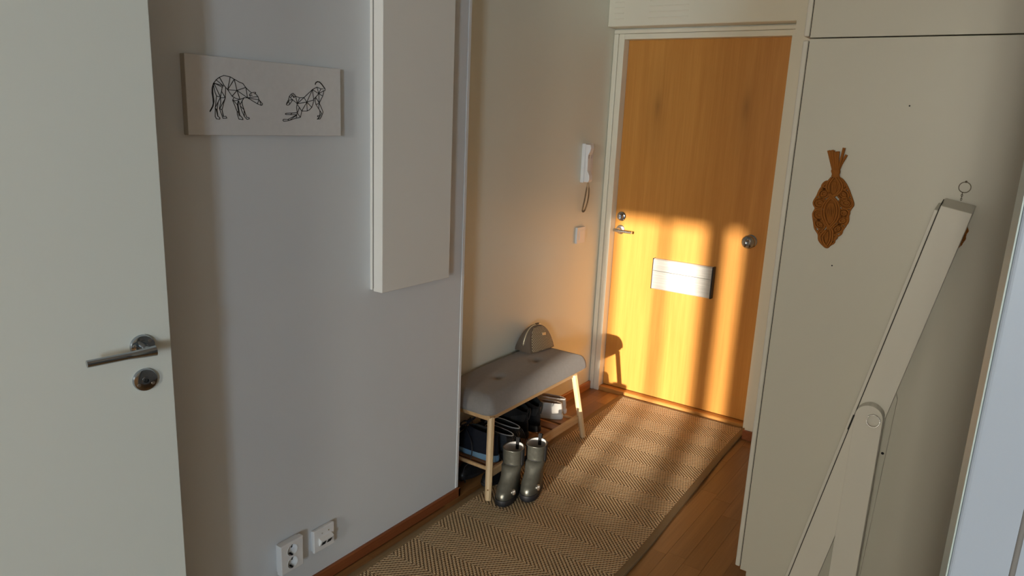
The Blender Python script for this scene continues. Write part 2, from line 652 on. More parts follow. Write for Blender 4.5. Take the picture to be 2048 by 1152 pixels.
for nm, x0, x1, z0, z1, unseen_bars in (('window_1', 0.02, 0.748, 1.15, 2.335, ((0.300, 0.337), (0.545, 0.668))), ('window_2', 2.4, 3.9, 0.88, 2.25, ((3.13, 3.17),))):
    bm = bmesh.new()
    t = 0.012 if nm == 'window_1' else 0.05
    box(bm, x0, x0 + t, YB - 0.08, YB - 0.02, z0, z1)
    box(bm, x1 - t, x1, YB - 0.08, YB - 0.02, z0, z1)
    box(bm, x0, x1, YB - 0.08, YB - 0.02, z0, z0 + t)
    box(bm, x0, x1, YB - 0.08, YB - 0.02, z1 - t, z1)
    wd = struct(nm, bm, M['trim'], 'white framed window of the room behind the camera', 'window')
    for s0, s1 in unseen_bars:
        obj('unseen_bar', B(s0, s1, YB - 0.08, YB - 0.02, z0, z1), M['trim'], wd)  # unseen bars, placed in window_1 to cast dark bands on the front door
    obj('pane', B(x0, x1, YB - 0.055, YB - 0.05, z0, z1), M['glass'], wd)

# ------------------------------------------------------------------ front door
door = thing('door_1', 'oak veneer front door in a white frame, sunlit below', 'door', (-1.396, 3.70, 0), kind='structure')
obj('door_leaf', B(-1.827, -0.966, 3.70, 3.745, 0.028, 1.976, bev=0.0015, seg=1), M['veneer'], door)
bm = bmesh.new()
box(bm, -1.888, -1.862, 3.640, 3.70, 0, 2.001, bev=0.003)
obj('door_casing', bm, M['trim'], door)
bm = bmesh.new()
box(bm, -1.888, -0.930, 3.640, 3.70, 2.0015, 2.0215, bev=0.003)
obj('door_casing', bm, M['trim'], door)
obj('door_jamb', B(-1.8605, -1.828, 3.645, 3.75, 0.0, 2.001, bev=0.002), M['trim'], door)
obj('door_jamb', B(-0.9675, -0.930, 3.641, 3.75, 0.0, 2.001, bev=0.002), M['trim'], door)
obj('head_jamb', B(-1.828, -0.9675, 3.645, 3.75, 1.9735, 2.0005, bev=0.002), M['trim'], door)
obj('threshold', prism(bmesh.new(), [(3.657, 0), (3.76, 0), (3.76, 0.025), (3.664, 0.025), (3.657, 0.021)], 0, -1.845, -0.945), M['oak_x'], door)
obj('seal_gap', B(-1.8278, -0.9675, 3.712, 3.72, 0.0252, 0.0280), M['dark_hole'], door)
# thumb turn lock
fy = frame((-1.789, 3.70, 1.033), (0, -1, 0))
bm = bmesh.new()
lathe(bm, [(0.027, 0), (0.027, 0.004), (0.024, 0.008), (0.017, 0.010), (0.0165, 0.026), (0.012, 0.030), (0, 0.030)], 32, fy)
lk = obj('lock_turn', bm, M['chrome'], door, smooth=True, sharp=40, label='small round chrome thumb turn')
obj('turn_grip', B(-1.792, -1.786, 3.660, 3.672, 1.018, 1.048, bev=0.002), M['chrome'], lk)
# lever handle
fy = frame((-1.789, 3.70, 0.958), (0, -1, 0))
bm = bmesh.new()
lathe(bm, [(0.026, 0), (0.026, 0.005), (0.023, 0.008), (0.012, 0.009), (0.011, 0.050), (0, 0.051)], 32, fy)
hd = obj('door_handle', bm, M['steel'], door, smooth=True, sharp=40, label='chrome lever handle on a round rose')
pts = smooth_path([(-1.806, 3.655, 0.9585), (-1.789, 3.650, 0.958), (-1.765, 3.648, 0.957), (-1.698, 3.650, 0.955)], 6)
bm = bmesh.new()
tube(bm, pts, [0.0125 - 0.003 * i / (len(pts) - 1) for i in range(len(pts))], 14, flat=0.8)
obj('lever', bm, M['steel'], hd, smooth=True, sharp=50)
# big round knob
fy = frame((-1.060, 3.70, 0.987), (0, -1, 0))
bm = bmesh.new()
lathe(bm, [(0.034, 0), (0.034, 0.003), (0.026, 0.006), (0.020, 0.012), (0.020, 0.020), (0.030, 0.026), (0.0345, 0.036), (0.033, 0.047), (0.026, 0.055), (0.015, 0.058), (0.013, 0.056), (0, 0.0555)], 40, fy)
obj('door_knob', bm, M['chrome'], door, smooth=True, sharp=60, label='round chrome door knob at the right')
# letter plate
lp = thing('x', '', 'x')
bpy.data.objects.remove(lp)
bm = bmesh.new()
prism(bm, [(3.70, 0.660), (3.672, 0.660), (3.668, 0.664), (3.668, 0.7615), (3.70, 0.7615)], 0, -1.561, -1.231, bev=0.0)
lp = obj('letter_plate', bm, M['brushed'], door, label='brushed metal letter box cover')
bm = bmesh.new()
prism(bm, [(3.70, 0.7635), (3.668, 0.7635), (3.668, 0.822), (3.674, 0.829), (3.70, 0.829)], 0, -1.561, -1.231, bev=0.0)
obj('letter_flap', bm, M['brushed'], lp)
for a, b in ((-1.566, -1.5612), (-1.2308, -1.222)):
    obj('end_cap', B(a, b, 3.667, 3.70, 0.659, 0.830, bev=0.0015), M['black'], lp)

# ------------------------------------------------------------------ panel over the door
vent = thing('ventilation_casing', 'cream boxed panel with faint slots above the front door', 'casing', (-1.39, 3.61, 2.027), kind='structure')
obj('casing_body', B(-1.889, -0.905, 3.56, 3.659, 2.027, ZC - 0.002, bev=0.005), M['trim'], vent)
for z in (2.066, 2.094, 2.121, 2.148, 2.175, 2.202):
    obj('louvre', prism(bmesh.new(), [(3.5602, z - 0.006), (3.5575, z), (3.5602, z + 0.0015)], 0, -1.660, -1.452), M['trim'], vent)
    obj('louvre', prism(bmesh.new(), [(3.5602, z - 0.006), (3.5580, z), (3.5602, z + 0.0015)], 0, -1.855, -1.80), M['trim'], vent)

# ------------------------------------------------------------------ left inner door, folded back near the wall
TH = math.radians(12.0)
HX, HY = -1.7000, 0.125
ddir = Vector((math.sin(TH), math.cos(TH), 0))
dn = Vector((math.cos(TH), -math.sin(TH), 0))
LEAF = 0.770
d2 = thing('door_2', 'white inner door with chrome lever handle, opened against the grey wall', 'door', (0, 0, 0), kind='structure')
DM = Matrix.Identity(4)
for i in range(3):
    DM[i][0], DM[i][1], DM[i][2] = ddir[i], dn[i], (0, 0, 1)[i]
DM[0][3], DM[1][3], DM[2][3] = HX, HY, 0


def on_door(bm):
    bmesh.ops.transform(bm, matrix=DM, verts=bm.verts)
    return bm


obj('door_leaf', on_door(B(0, LEAF, -0.036, 0.0, 0.03, 2.06, bev=0.0015, seg=2)), M['door_white'], d2)
ROSE_S, ROSE_Z = 0.7085, 1.012
KEY_Z = 0.932


def loc2(s, n, z):
    return DM @ Vector((s, n, z))


bm = bmesh.new()
lathe(bm, [(0.0265, 0), (0.0265, 0.004), (0.0245, 0.008), (0.021, 0.0088), (0, 0.0088)], 40, frame(loc2(ROSE_S, 0, ROSE_Z), dn))
rose = obj('door_handle', bm, M['chrome'], d2, smooth=True, sharp=35, label='chrome lever handle with round rose')
bm = bmesh.new()
lathe(bm, [(0.0105, 0.008), (0.0100, 0.046), (0, 0.046)], 20, frame(loc2(ROSE_S, 0, ROSE_Z), dn))
obj('spindle', bm, M['chrome'], rose, smooth=True, sharp=40)
bm = bmesh.new()
pts = [loc2(ROSE_S + 0.014 - 0.137 * i / 12, 0.047, ROSE_Z - 0.001 - 0.004 * i / 12) for i in range(13)]
rad = [0.0125 - 0.0040 * min(1, i / 5) for i in range(13)]
tube(bm, pts, rad, 16, flat=0.95)
obj('lever', bm, M['chrome'], rose, smooth=True, sharp=50)
for da in (0.7, 2.9):
    bm = bmesh.new()
    lathe(bm, [(0.0042, 0.008), (0.0036, 0.0098), (0, 0.0102)], 14, frame(loc2(ROSE_S + 0.0185 * math.cos(da), 0, ROSE_Z + 0.0185 * math.sin(da)), dn))
    obj('screw', bm, M['steel'], rose, smooth=True, sharp=35)
bm = bmesh.new()
lathe(bm, [(0.0265, 0), (0.0265, 0.004), (0.0245, 0.0075), (0.021, 0.0083), (0.008, 0.0083), (0.008, 0.0105), (0.0055, 0.0105), (0.004, 0.007), (0, 0.007)], 40, frame(loc2(ROSE_S, 0, KEY_Z), dn))
key = obj('lock_escutcheon', bm, M['chrome'], d2, smooth=True, sharp=35, label='round chrome lock plate under the handle')
obj('keyhole', on_door(B(ROSE_S - 0.0022, ROSE_S + 0.0022, 0.0072, 0.0088, KEY_Z - 0.004, KEY_Z + 0.004)), M['dark_hole'], key)
for da in (-2.6, -0.55):
    bm = bmesh.new()
    lathe(bm, [(0.0042, 0.008), (0.0036, 0.0095), (0, 0.0098)], 14, frame(loc2(ROSE_S + 0.0175 * math.cos(da), 0, KEY_Z + 0.0175 * math.sin(da)), dn))
    obj('screw', bm, M['steel'], key, smooth=True, sharp=35)

# ------------------------------------------------------------------ right panelled door, seen almost edge on
TH3 = math.radians(6.2)
E0 = Vector((0.0071, 0.62, 0))
d3x = Vector((math.cos(TH3), math.sin(TH3), 0))
d3n = Vector((math.sin(TH3), -math.cos(TH3), 0))
D3 = Matrix.Identity(4)
for i in range(3):
    D3[i][0], D3[i][1], D3[i][2], D3[i][3] = d3x[i], d3n[i], (0, 0, 1)[i], E0[i]
d3 = thing('door_3', 'bluish white door standing ajar at the right edge, lit by daylight', 'door', (0, 0, 0), kind='structure')


def on3(bm):
    bmesh.ops.transform(bm, matrix=D3, verts=bm.verts)
    return bm


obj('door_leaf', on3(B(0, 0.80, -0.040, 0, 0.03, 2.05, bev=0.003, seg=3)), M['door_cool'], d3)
obj('door_edge', on3(B(-0.0012, -0.0001, -0.0385, -0.0015, 0.032, 2.048)), paint('edge_bounce_offset', (0.42, 0.50, 0.47), 0.45), d3)  # edge coloured greener than the leaf to cancel warm bounce light
bm = bmesh.new()
gp = smooth_path([(0.15, 0.0, 1.287), (0.052, 0.0, 1.287), (0.042, 0.0, 1.277), (0.0400, 0.0, 1.24), (0.0400, 0.0, 0.25)], 6)
tube(bm, gp, 0.0020, 10, flat=1.0)
for v in bm.verts:
    v.co.y *= 0.6
obj('panel_moulding', on3(bm), plain('grey_gasket', (0.17, 0.165, 0.155), 0.6), d3, smooth=True, label='grey vertical moulding line')

# ================================================================== wardrobe
wr = thing('wardrobe', 'tall white wardrobe with macrame leaves on its plain side', 'wardrobe', (-0.25, 2.87, 0))
bm = bmesh.new()
prism(bm, [(-0.548, 0.101), (-0.527, 0.101), (-0.527, 0.0), (0.055, 0.0), (0.055, 1.8015), (-0.548, 1.8015)], 1, 2.25, 2.266, bev=0.001, seg=1)
sp = obj('side_panel', bm, M['wardrobe'], wr)
for x, z in ((-0.269, 1.625), (-0.402, 1.168)):
    bm = bmesh.new()
    lathe(bm, [(0.0022, 0), (0.0018, 0.0006), (0, 0.0006)], 10, frame((x, 2.25, z), (0, -1, 0)))
    obj('screw_hole', bm, M['dark_hole'], sp)
bm = bmesh.new()
box(bm, -0.545, 0.055, 2.267, 3.515, 0.101, 1.80)
obj('carcass', bm, M['wardrobe'], wr)
obj('plinth', B(-0.525, 0.05, 2.267, 3.515, 0.0, 0.10), M['skirting'], wr)
for a, b in ((2.252, 2.878), (2.882, 3.51)):
    obj('wardrobe_door', B(-0.5665, -0.5510, a, b, 0.107, 1.798, bev=0.004, seg=3), M['wardrobe_edge'], wr)
obj('door_gap', B(-0.5508, -0.5460, 2.256, 3.51, 0.110, 1.795), M['gap'], wr)
tc = thing('top_cabinet', 'white top cabinet sitting above the tall wardrobe', 'cabinet', (-0.25, 2.87, 1.805))
obj('side_panel', B(-0.548, 0.055, 2.25, 2.266, 1.8045, 2.47, bev=0.001, seg=1), M['wardrobe'], tc)
obj('carcass', B(-0.545, 0.055, 2.267, 3.515, 1.805, 2.47), M['wardrobe'], tc)
for a, b in ((2.252, 2.878), (2.882, 3.51)):
    obj('cabinet_door', B(-0.5665, -0.5510, a, b, 1.808, 2.465, bev=0.004, seg=3), M['wardrobe_edge'], tc)
obj('door_gap', B(-0.5508, -0.5460, 2.256, 3.51, 1.811, 2.46), M['gap'], tc)

# ================================================================== fuse cabinet on the left wall
fc = thing('fuse_cabinet', 'white flat metal cabinet hung high on the grey wall', 'cabinet', (-1.70, 1.84, 0.967))
obj('cabinet_body', B(-1.70, -1.6905, 1.667, 2.010, 0.972, 2.30, bev=0.0015), M['cabinet'], fc)
obj('gap_line', B(-1.6905, -1.6870, 1.672, 2.006, 0.976, 2.296), M['gap'], fc)
obj('cabinet_door', B(-1.687, -1.647, 1.669, 2.013, 0.967, 2.305, bev=0.0025, seg=3), M['cabinet'], fc)

# ================================================================== picture
pc = thing('canvas_picture', 'wide white canvas with two black line drawn dogs', 'picture', (-1.70, 1.038, 1.471))
bm = B(-1.6995, -1.68, 1.038, 1.529, 1.471, 1.663, bev=0.0015)
bm.normal_update()
for fcx in bm.faces:
    fcx.material_index = 0 if fcx.normal.x > 0.6 else 1
obj('canvas', bm, [M['canvas'], M['canvas_side']], pc)
DOG_STANDING = [(0,[(60.9,58.5),(67.2,67.6),(70.7,77.8),(70.6,90.4),(68.8,102.9),(69.9,115.5),(74.8,127.0),(82.1,135.6),(91.6,142.4),(104.6,147.7),(122.3,145.4),(133.8,140.5),(150.2,133.5),(158.6,131.8),(167.4,120.9),(183.4,109.3)]),(1,[(60.9,58.5),(69.6,71.5),(73.1,83.0),(71.6,95.5),(70.9,108.0),(71.5,118.0),(74.8,127.0)]),(0,[(183.4,109.3),(190.6,111.0),(196.2,111.3),(196.0,107.3),(191.2,107.7)]),(0,[(196.0,107.3),(203.0,101.0),(205.9,92.5),(216.8,82.9),(215.1,79.4),(211.8,78.7),(200.6,82.2),(170.9,96.2)]),(0,[(183.3,108.6),(178.5,105.8),(176.8,103.1),(179.0,100.8),(182.3,104.0),(185.5,102.8)]),(0,[(170.9,96.2),(203.0,101.0)]),(0,[(170.9,96.0),(205.9,92.5)]),(0,[(200.6,82.2),(205.9,92.5)]),(0,[(208.2,89.9),(211.8,79.3)]),(0,[(167.4,120.9),(170.9,96.2)]),(0,[(170.9,96.2),(160.8,95.8),(148.9,91.3),(136.0,93.3),(125.6,98.0),(113.6,113.4),(104.5,122.5)]),(0,[(122.3,145.4),(113.6,113.4)]),(0,[(133.8,140.5),(113.6,113.4)]),(0,[(133.8,140.5),(140.3,113.2)]),(0,[(167.4,122.2),(140.3,113.2)]),(0,[(170.9,96.2),(140.3,113.2)]),(0,[(113.6,113.4),(140.3,113.2)]),(0,[(125.6,98.0),(140.3,113.2)]),(0,[(148.2,91.9),(140.3,113.2)]),(0,[(91.6,142.4),(104.5,122.5)]),(0,[(82.1,135.6),(101.5,122.3)]),(0,[(77.0,127.1),(101.5,122.3),(98.4,118.9),(78.4,126.6)]),(0,[(75.6,127.0),(91.9,94.5)]),(0,[(73.8,121.9),(77.3,105.8),(81.1,96.6),(91.9,94.5),(98.4,118.9)]),(0,[(104.5,122.5),(108.0,118.8),(105.6,93.3),(91.8,92.6)]),(0,[(96.3,108.1),(105.6,93.3)]),(0,[(81.1,96.6),(75.8,66.6),(74.7,46.2),(78.0,40.6),(86.8,40.1),(87.7,43.4),(82.0,47.1),(80.7,63.0),(75.8,66.6)]),(0,[(91.9,93.9),(75.9,67.9)]),(0,[(84.6,80.9),(80.6,61.7)]),(0,[(77.9,64.1),(82.0,47.1)]),(0,[(91.8,92.6),(92.0,81.2),(87.5,66.4),(96.5,42.3),(107.7,43.2),(105.0,47.6),(98.2,46.8),(94.7,63.4),(104.3,90.6)]),(0,[(105.5,92.0),(88.2,65.8)]),(0,[(88.9,65.8),(94.7,63.4),(97.5,47.5)]),(0,[(129.9,93.7),(126.6,88.4),(135.7,87.5),(148.2,91.3)]),(0,[(126.6,88.4),(138.2,60.9),(138.6,53.1),(142.7,41.4),(155.0,40.3),(153.7,44.3),(145.5,52.0),(142.1,76.7),(143.3,87.2)]),(0,[(129.6,86.6),(140.5,76.6)]),(0,[(142.6,87.1),(139.8,76.6),(143.8,49.3)]),(0,[(139.0,60.9),(145.6,54.6)]),(0,[(160.8,95.8),(154.2,87.6),(154.5,78.5),(160.0,62.9),(166.3,46.6),(173.4,46.1),(174.0,42.8),(166.8,41.3),(159.3,48.4),(151.5,64.0),(147.5,78.2),(144.1,87.2)]),(0,[(147.5,78.2),(154.9,87.7)]),(0,[(148.9,74.3),(159.3,65.5),(159.3,48.4)])]
DOG_BOWING = [(1,[(395.7,143.4),(398.2,148.3),(404.5,151.5),(411.6,150.4),(419.4,144.9),(431.2,132.9)]),(0,[(431.1,132.3),(431.9,129.9),(429.5,127.7),(425.4,127.8)]),(0,[(425.5,132.6),(415.9,132.1),(401.8,136.1),(385.2,128.6),(354.7,105.2),(339.5,103.9),(326.2,107.6)]),(0,[(326.2,107.6),(323.3,111.3),(317.5,114.9),(312.3,113.1),(304.8,106.4),(301.5,97.0),(293.9,85.7),(293.8,83.0),(298.9,82.4),(304.0,83.8),(313.9,95.2),(315.5,98.8)]),(0,[(305.5,105.3),(314.0,97.5)]),(0,[(303.7,95.9),(314.0,97.5)]),(0,[(311.5,111.3),(320.1,103.6),(324.7,107.3)]),(0,[(301.5,94.7),(304.8,84.4)]),(0,[(296.8,86.4),(302.2,93.5)]),(0,[(309.8,104.3),(317.4,111.6)]),(0,[(320.3,109.4),(318.6,103.5)]),(0,[(315.5,97.6),(330.8,87.7)]),(0,[(326.2,107.6),(330.8,87.7)]),(0,[(339.5,103.9),(330.8,87.7)]),(0,[(354.7,105.2),(330.8,87.7)]),(0,[(330.8,87.7),(364.3,93.2)]),(0,[(354.7,105.2),(364.3,93.2)]),(0,[(385.2,128.6),(364.3,93.2)]),(0,[(389.2,100.2),(364.3,93.2)]),(0,[(381.7,79.5),(364.3,93.2)]),(0,[(365.2,68.8),(364.3,93.2)]),(0,[(346.0,68.2),(364.3,93.2)]),(0,[(385.2,128.6),(389.2,100.2),(386.6,89.9),(381.7,79.5),(373.8,72.7),(365.2,68.8),(346.0,68.2),(332.2,84.2)]),(0,[(385.2,128.6),(407.7,118.4)]),(0,[(401.8,136.1),(407.7,118.4)]),(0,[(415.9,132.1),(407.7,118.4)]),(0,[(425.4,127.1),(407.7,118.4)]),(0,[(421.9,112.5),(407.7,118.4)]),(0,[(408.7,92.0),(407.7,118.4)]),(0,[(390.1,103.2),(396.5,108.3),(407.7,118.4)]),(0,[(425.4,127.1),(425.3,120.5),(421.9,111.9),(409.6,93.2)]),(0,[(396.5,108.3),(393.9,99.8),(396.8,87.9),(416.9,64.3),(404.6,47.6),(400.6,46.9),(409.5,53.8),(402.3,53.6),(402.4,57.2),(408.8,56.8),(411.3,64.2),(410.7,70.2)]),(0,[(398.0,106.0),(409.5,92.0),(422.6,68.2),(420.9,63.2),(411.0,47.7),(404.6,47.6)]),(0,[(396.8,87.9),(408.7,91.4),(406.8,77.4)]),(0,[(330.8,87.7),(328.3,78.2),(330.1,63.0),(292.3,60.7),(289.3,58.3),(292.2,57.0),(327.7,57.6)]),(0,[(330.1,63.0),(311.4,61.3),(308.3,57.7)]),(0,[(330.1,63.0),(325.9,48.1),(341.0,50.9),(346.0,68.2)]),(0,[(330.8,61.8),(340.3,51.4)]),(0,[(331.6,64.2),(338.0,78.6)]),(0,[(327.6,57.0),(297.6,44.0),(283.1,44.2),(280.8,41.3),(282.9,39.0),(294.6,39.8),(325.9,48.1)]),(0,[(297.6,43.4),(303.4,41.8),(327.6,56.4)])]



def drawing(name, lines, label):
    bm = bmesh.new()
    for thick, pts in lines:
        wd = (0.0015 if thick else 0.00085)
        P = [(-1.6796, 1.038 + a / 1000, 1.471 + b / 1000) for a, b in pts]
        for p, q in zip(P, P[1:]):
            p, q = Vector(p), Vector(q)
            d = (q - p)
            if d.length < 1e-6:
                continue
            d.normalize()
            s = Vector((0, -d.z, d.y)) * wd
            p2, q2 = p - d * wd * 0.6, q + d * wd * 0.6
            top = [v + Vector((0.0003, 0, 0)) for v in (p2 - s, q2 - s, q2 + s, p2 + s)]
            lo = [v - Vector((0.0004, 0, 0)) for v in (p2 - s, q2 - s, q2 + s, p2 + s)]
            a = [bm.verts.new(v) for v in top]
            b = [bm.verts.new(v) for v in lo]
            bm.faces.new(a)
            for i in range(4):
                bm.faces.new((a[i], b[i], b[(i + 1) % 4], a[(i + 1) % 4]))
    return obj(name, bm, M['ink'], pc, label=label)


drawing('dog_drawing', DOG_STANDING, 'black outline of an arched standing greyhound')
drawing('dog_drawing', DOG_BOWING, 'black outline of a greyhound bowing to play')

# ================================================================== sockets
ws = thing('double_socket', 'white double power socket low on the wall, the nearer plate', 'socket', (-1.70, 1.302, 0.178))
X0 = -1.70


def plate_with_holes(x0, x1, y0, y1, z0, z1, centres, rad):
    # plate standing on the wall, rounded front edge, round openings through it
    bm = bmesh.new()
    c = 0.003
    fr_ = [bm.verts.new((x1, y, z)) for y, z in ((y0 + c, z0 + c), (y1 - c, z0 + c), (y1 - c, z1 - c), (y0 + c, z1 - c))]
    es = [bm.edges.new((fr_[i], fr_[(i + 1) % 4])) for i in range(4)]
    holes = []
    for cy_, cz_ in centres:
        vs = [bm.verts.new((x1, cy_ + rad * math.cos(2 * math.pi * k / 28), cz_ + rad * math.sin(2 * math.pi * k / 28))) for k in range(28)]
        es += [bm.edges.new((vs[k], vs[(k + 1) % 28])) for k in range(28)]
        holes.append(vs)
    bmesh.ops.triangle_fill(bm, use_beauty=True, use_dissolve=False, edges=es)
    ring = fr_
    for x, q in ((x1 - 0.0012, 0.0009), (x1 - c, 0.0), (x0, 0.0)):
        nx_ = [bm.verts.new((x, y, z)) for y, z in ((y0 + q, z0 + q), (y1 - q, z0 + q), (y1 - q, z1 - q), (y0 + q, z1 - q))]
        for i in range(4):
            bm.faces.new((ring[i], nx_[i], nx_[(i + 1) % 4], ring[(i + 1) % 4]))
        ring = nx_
    for vs in holes:
        bk = [bm.verts.new((x0 + 0.003, v.co.y, v.co.z)) for v in vs]
        for k in range(28):
            bm.faces.new((vs[k], vs[(k + 1) % 28], bk[(k + 1) % 28], bk[k]))
    return bm


obj('back_box', B(X0, X0 + 0.014, 1.263, 1.341, 0.130, 0.226, bev=0.002), M['white_plastic'], ws)
obj('cover_plate', plate_with_holes(X0 + 0.010, X0 + 0.030, 1.259, 1.345, 0.127, 0.229, [(1.302, 0.200), (1.302, 0.156)], 0.0205), M['white_plastic'], ws)
for zc in (0.200, 0.156):
    bm = bmesh.new()
    fr = frame((X0 + 0.0301, 1.302, zc), (1, 0, 0))
    lathe(bm, [(0.0204, -0.0165), (0.0204, 0.0006), (0.0196, 0.0009), (0.0190, 0.0006), (0.0186, -0.0155), (0, -0.0158)], 28, fr)
    oc = obj('outlet', bm, M['white_plastic'], ws, smooth=True, sharp=35)
    bm = bmesh.new()
    lathe(bm, [(0.0188, -0.0160), (0, -0.0160)], 24, fr)
    bm.free()
    for dy in (-0.0095, 0.0095):
        bm = bmesh.new()
        lathe(bm, [(0.0030, -0.0152), (0, -0.0150)], 12, frame((X0 + 0.0301, 1.302 + dy, zc), (1, 0, 0)))
        obj('pin_hole', bm, M['dark_hole'], oc)
    for dz in (-0.0178, 0.0178):
        obj('earth_clip', B(X0 + 0.016, X0 + 0.0295, 1.2995, 1.3045, zc + dz - 0.0028, zc + dz + 0.0028), M['dark_hole'], oc)
ns = thing('data_socket', 'white data outlet plate low on the wall, nearer the bench', 'socket', (-1.70, 1.44, 0.17))
obj('back_box', B(X0, X0 + 0.010, 1.400, 1.482, 0.132, 0.206, bev=0.002), M['white_plastic'], ns)
obj('cover_plate', B(X0 + 0.008, X0 + 0.018, 1.398, 1.484, 0.129, 0.209, bev=0.0025, seg=3), M['white_plastic'], ns)
pm = obj('jack_module', prism(bmesh.new(), [(X0 + 0.018, 0.150), (X0 + 0.022, 0.150), (X0 + 0.031, 0.168), (X0 + 0.031, 0.172), (X0 + 0.018, 0.178)], 1, 1.418, 1.470), M['white_plastic'], ns)
for y in (1.424, 1.448):
    obj('jack_opening', prism(bmesh.new(), [(X0 + 0.0222, 0.1500), (X0 + 0.0235, 0.1500), (X0 + 0.0305, 0.1640), (X0 + 0.0290, 0.1640)], 1, y, y + 0.015), M['dark_hole'], pm)
for y in (1.430, 1.457):
    obj('screw', B(X0 + 0.0175, X0 + 0.0188, y, y + 0.004, 0.188, 0.192), M['steel'], ns)

# ================================================================== entry phone and switch
XA = -1.89
ep = thing('entry_phone', 'white entry phone with handset on the cream wall', 'phone', (XA, 3.42, 1.33))
obj('base', B(XA, XA + 0.020, 3.375, 3.468, 1.228, 1.430, bev=0.003, seg=3), M['white_plastic'], ep)
bm = bmesh.new()
prof = [(0.2 * i / 14) for i in range(15)]
pr = [(XA + 0.020, 1.232), (XA + 0.046, 1.232), (XA + 0.052, 1.245), (XA + 0.050, 1.270), (XA + 0.038, 1.290), (XA + 0.036, 1.370), (XA + 0.046, 1.388), (XA + 0.052, 1.408), (XA + 0.047, 1.425), (XA + 0.020, 1.427)]
prism(bm, pr, 1, 3.378, 3.415, bev=0.003)
hs = obj('handset', bm, M['white_plastic'], ep, label='white handset resting in its cradle')
obj('button', B(XA + 0.020, XA + 0.0235, 3.432, 3.446, 1.352, 1.372, bev=0.001), M['lilac_plastic'], ep)
obj('logo_bracket', B(XA + 0.0365, XA + 0.0372, 3.388, 3.3895, 1.355, 1.372), M['ink'], hs)
obj('logo_bracket', B(XA + 0.0365, XA + 0.0372, 3.388, 3.398, 1.3705, 1.372), M['ink'], hs)
bm = bmesh.new()
path = smooth_path([(XA + 0.030, 3.405, 1.234), (XA + 0.028, 3.404, 1.205), (XA + 0.024, 3.396, 1.14), (XA + 0.016, 3.394, 1.088), (XA + 0.014, 3.404, 1.073), (XA + 0.014, 3.424, 1.080), (XA + 0.014, 3.446, 1.115), (XA + 0.014, 3.455, 1.16), (XA + 0.012, 3.455, 1.205), (XA + 0.010, 3.450, 1.230)], 8)
coil = []
tot = 0
dist = [0]
for a, b in zip(path, path[1:]):
    tot += (b - a).length
    dist.append(tot)
N = 560
for i in range(N + 1):
    s = tot * i / N
    k = 0
    while k < len(dist) - 2 and dist[k + 1] < s:
        k += 1
    t = (s - dist[k]) / max(1e-9, dist[k + 1] - dist[k])
    p = path[k].lerp(path[k + 1], t)
    d = (path[k + 1] - path[k]).normalized()
    a = Vector((1, 0, 0))
    a = (a - d * a.dot(d)).normalized()
    b = d.cross(a)
    amp = 0.0036 * min(1, max(0.0, (s - 0.025) / 0.01), max(0.0, (tot - 0.025 - s) / 0.01))
    ang = s / 0.0055 * 2 * math.pi
    coil.append(p + a * amp * math.cos(ang) + b * amp * math.sin(ang))
tube(bm, coil, 0.0013, 5)
obj('coiled_cord', bm, plain('brown_cord', (0.16, 0.12, 0.07), 0.5), ep, smooth=True, label='brown coiled cord hanging in a loop')
sw = thing('light_switch', 'square white light switch below the entry phone', 'switch', (XA, 3.40, 0.946))
obj('switch_plate', B(XA, XA + 0.013, 3.360, 3.449, 0.902, 0.990, bev=0.0025, seg=3), M['white_plastic'], sw)
obj('rocker', prism(bmesh.new(), [(XA + 0.012, 0.922), (XA + 0.0165, 0.922), (XA + 0.0150, 0.970), (XA + 0.012, 0.970)], 1, 3.382, 3.432, bev=0.0005), M['white_plastic'], sw)

# ================================================================== rug
RTH = math.radians(1.0)
rug = thing('hall_runner', 'brown herringbone woven hall runner with tan binding', 'rug', (-1.2765, 2.10, 0), RTH)
HW, YA, YE = 0.3795, -1.45, 1.546


def wave(x, y):
    """slight lift of the right edge, as it lies in the photograph"""
    e = max(0.0, (x - 0.30) / 0.09)
    return 0.006 * e * (0.5 + 0.5 * math.sin(y * 9.0 + 0.8)) + 0.0006 * math.sin(y * 13 + x * 7)


def sheet(x0, x1, y0, y1, nx, ny, z0, z1, crown=0.0, wob=None):
    bm = bmesh.new()
    top, bot = [], []
    for i in range(nx + 1):
        for j in range(ny + 1):
            x = x0 + (x1 - x0) * i / nx
            y = y0 + (y1 - y0) * j / ny
            xx = x + (wob(y) if wob else 0) - 0.020 * max(0.0, y) / 1.5 * (x + HW) / (2 * HW)
            k = 1 - (2 * i / nx - 1) ** 4 if crown else 0
            wv = wave(x, y)
            top.append(bm.verts.new((xx, y, z1 + wv + crown * k)))
            bot.append(bm.verts.new((xx, y, z0 + wv * 0.5)))
    idx = lambda i, j: i * (ny + 1) + j
    for i in range(nx):
        for j in range(ny):
            bm.faces.new([top[idx(*q)] for q in ((i, j), (i + 1, j), (i + 1, j + 1), (i, j + 1))])
            bm.faces.new([bot[idx(*q)] for q in ((i, j + 1), (i + 1, j + 1), (i + 1, j), (i, j))])
    for i in range(nx):
        for j in (0, ny):
            bm.faces.new((top[idx(i, j)], top[idx(i + 1, j)], bot[idx(i + 1, j)], bot[idx(i, j)]))
    for j in range(ny):
        for i in (0, nx):
            bm.faces.new((top[idx(i, j)], top[idx(i, j + 1)], bot[idx(i, j + 1)], bot[idx(i, j)]))
    return bm


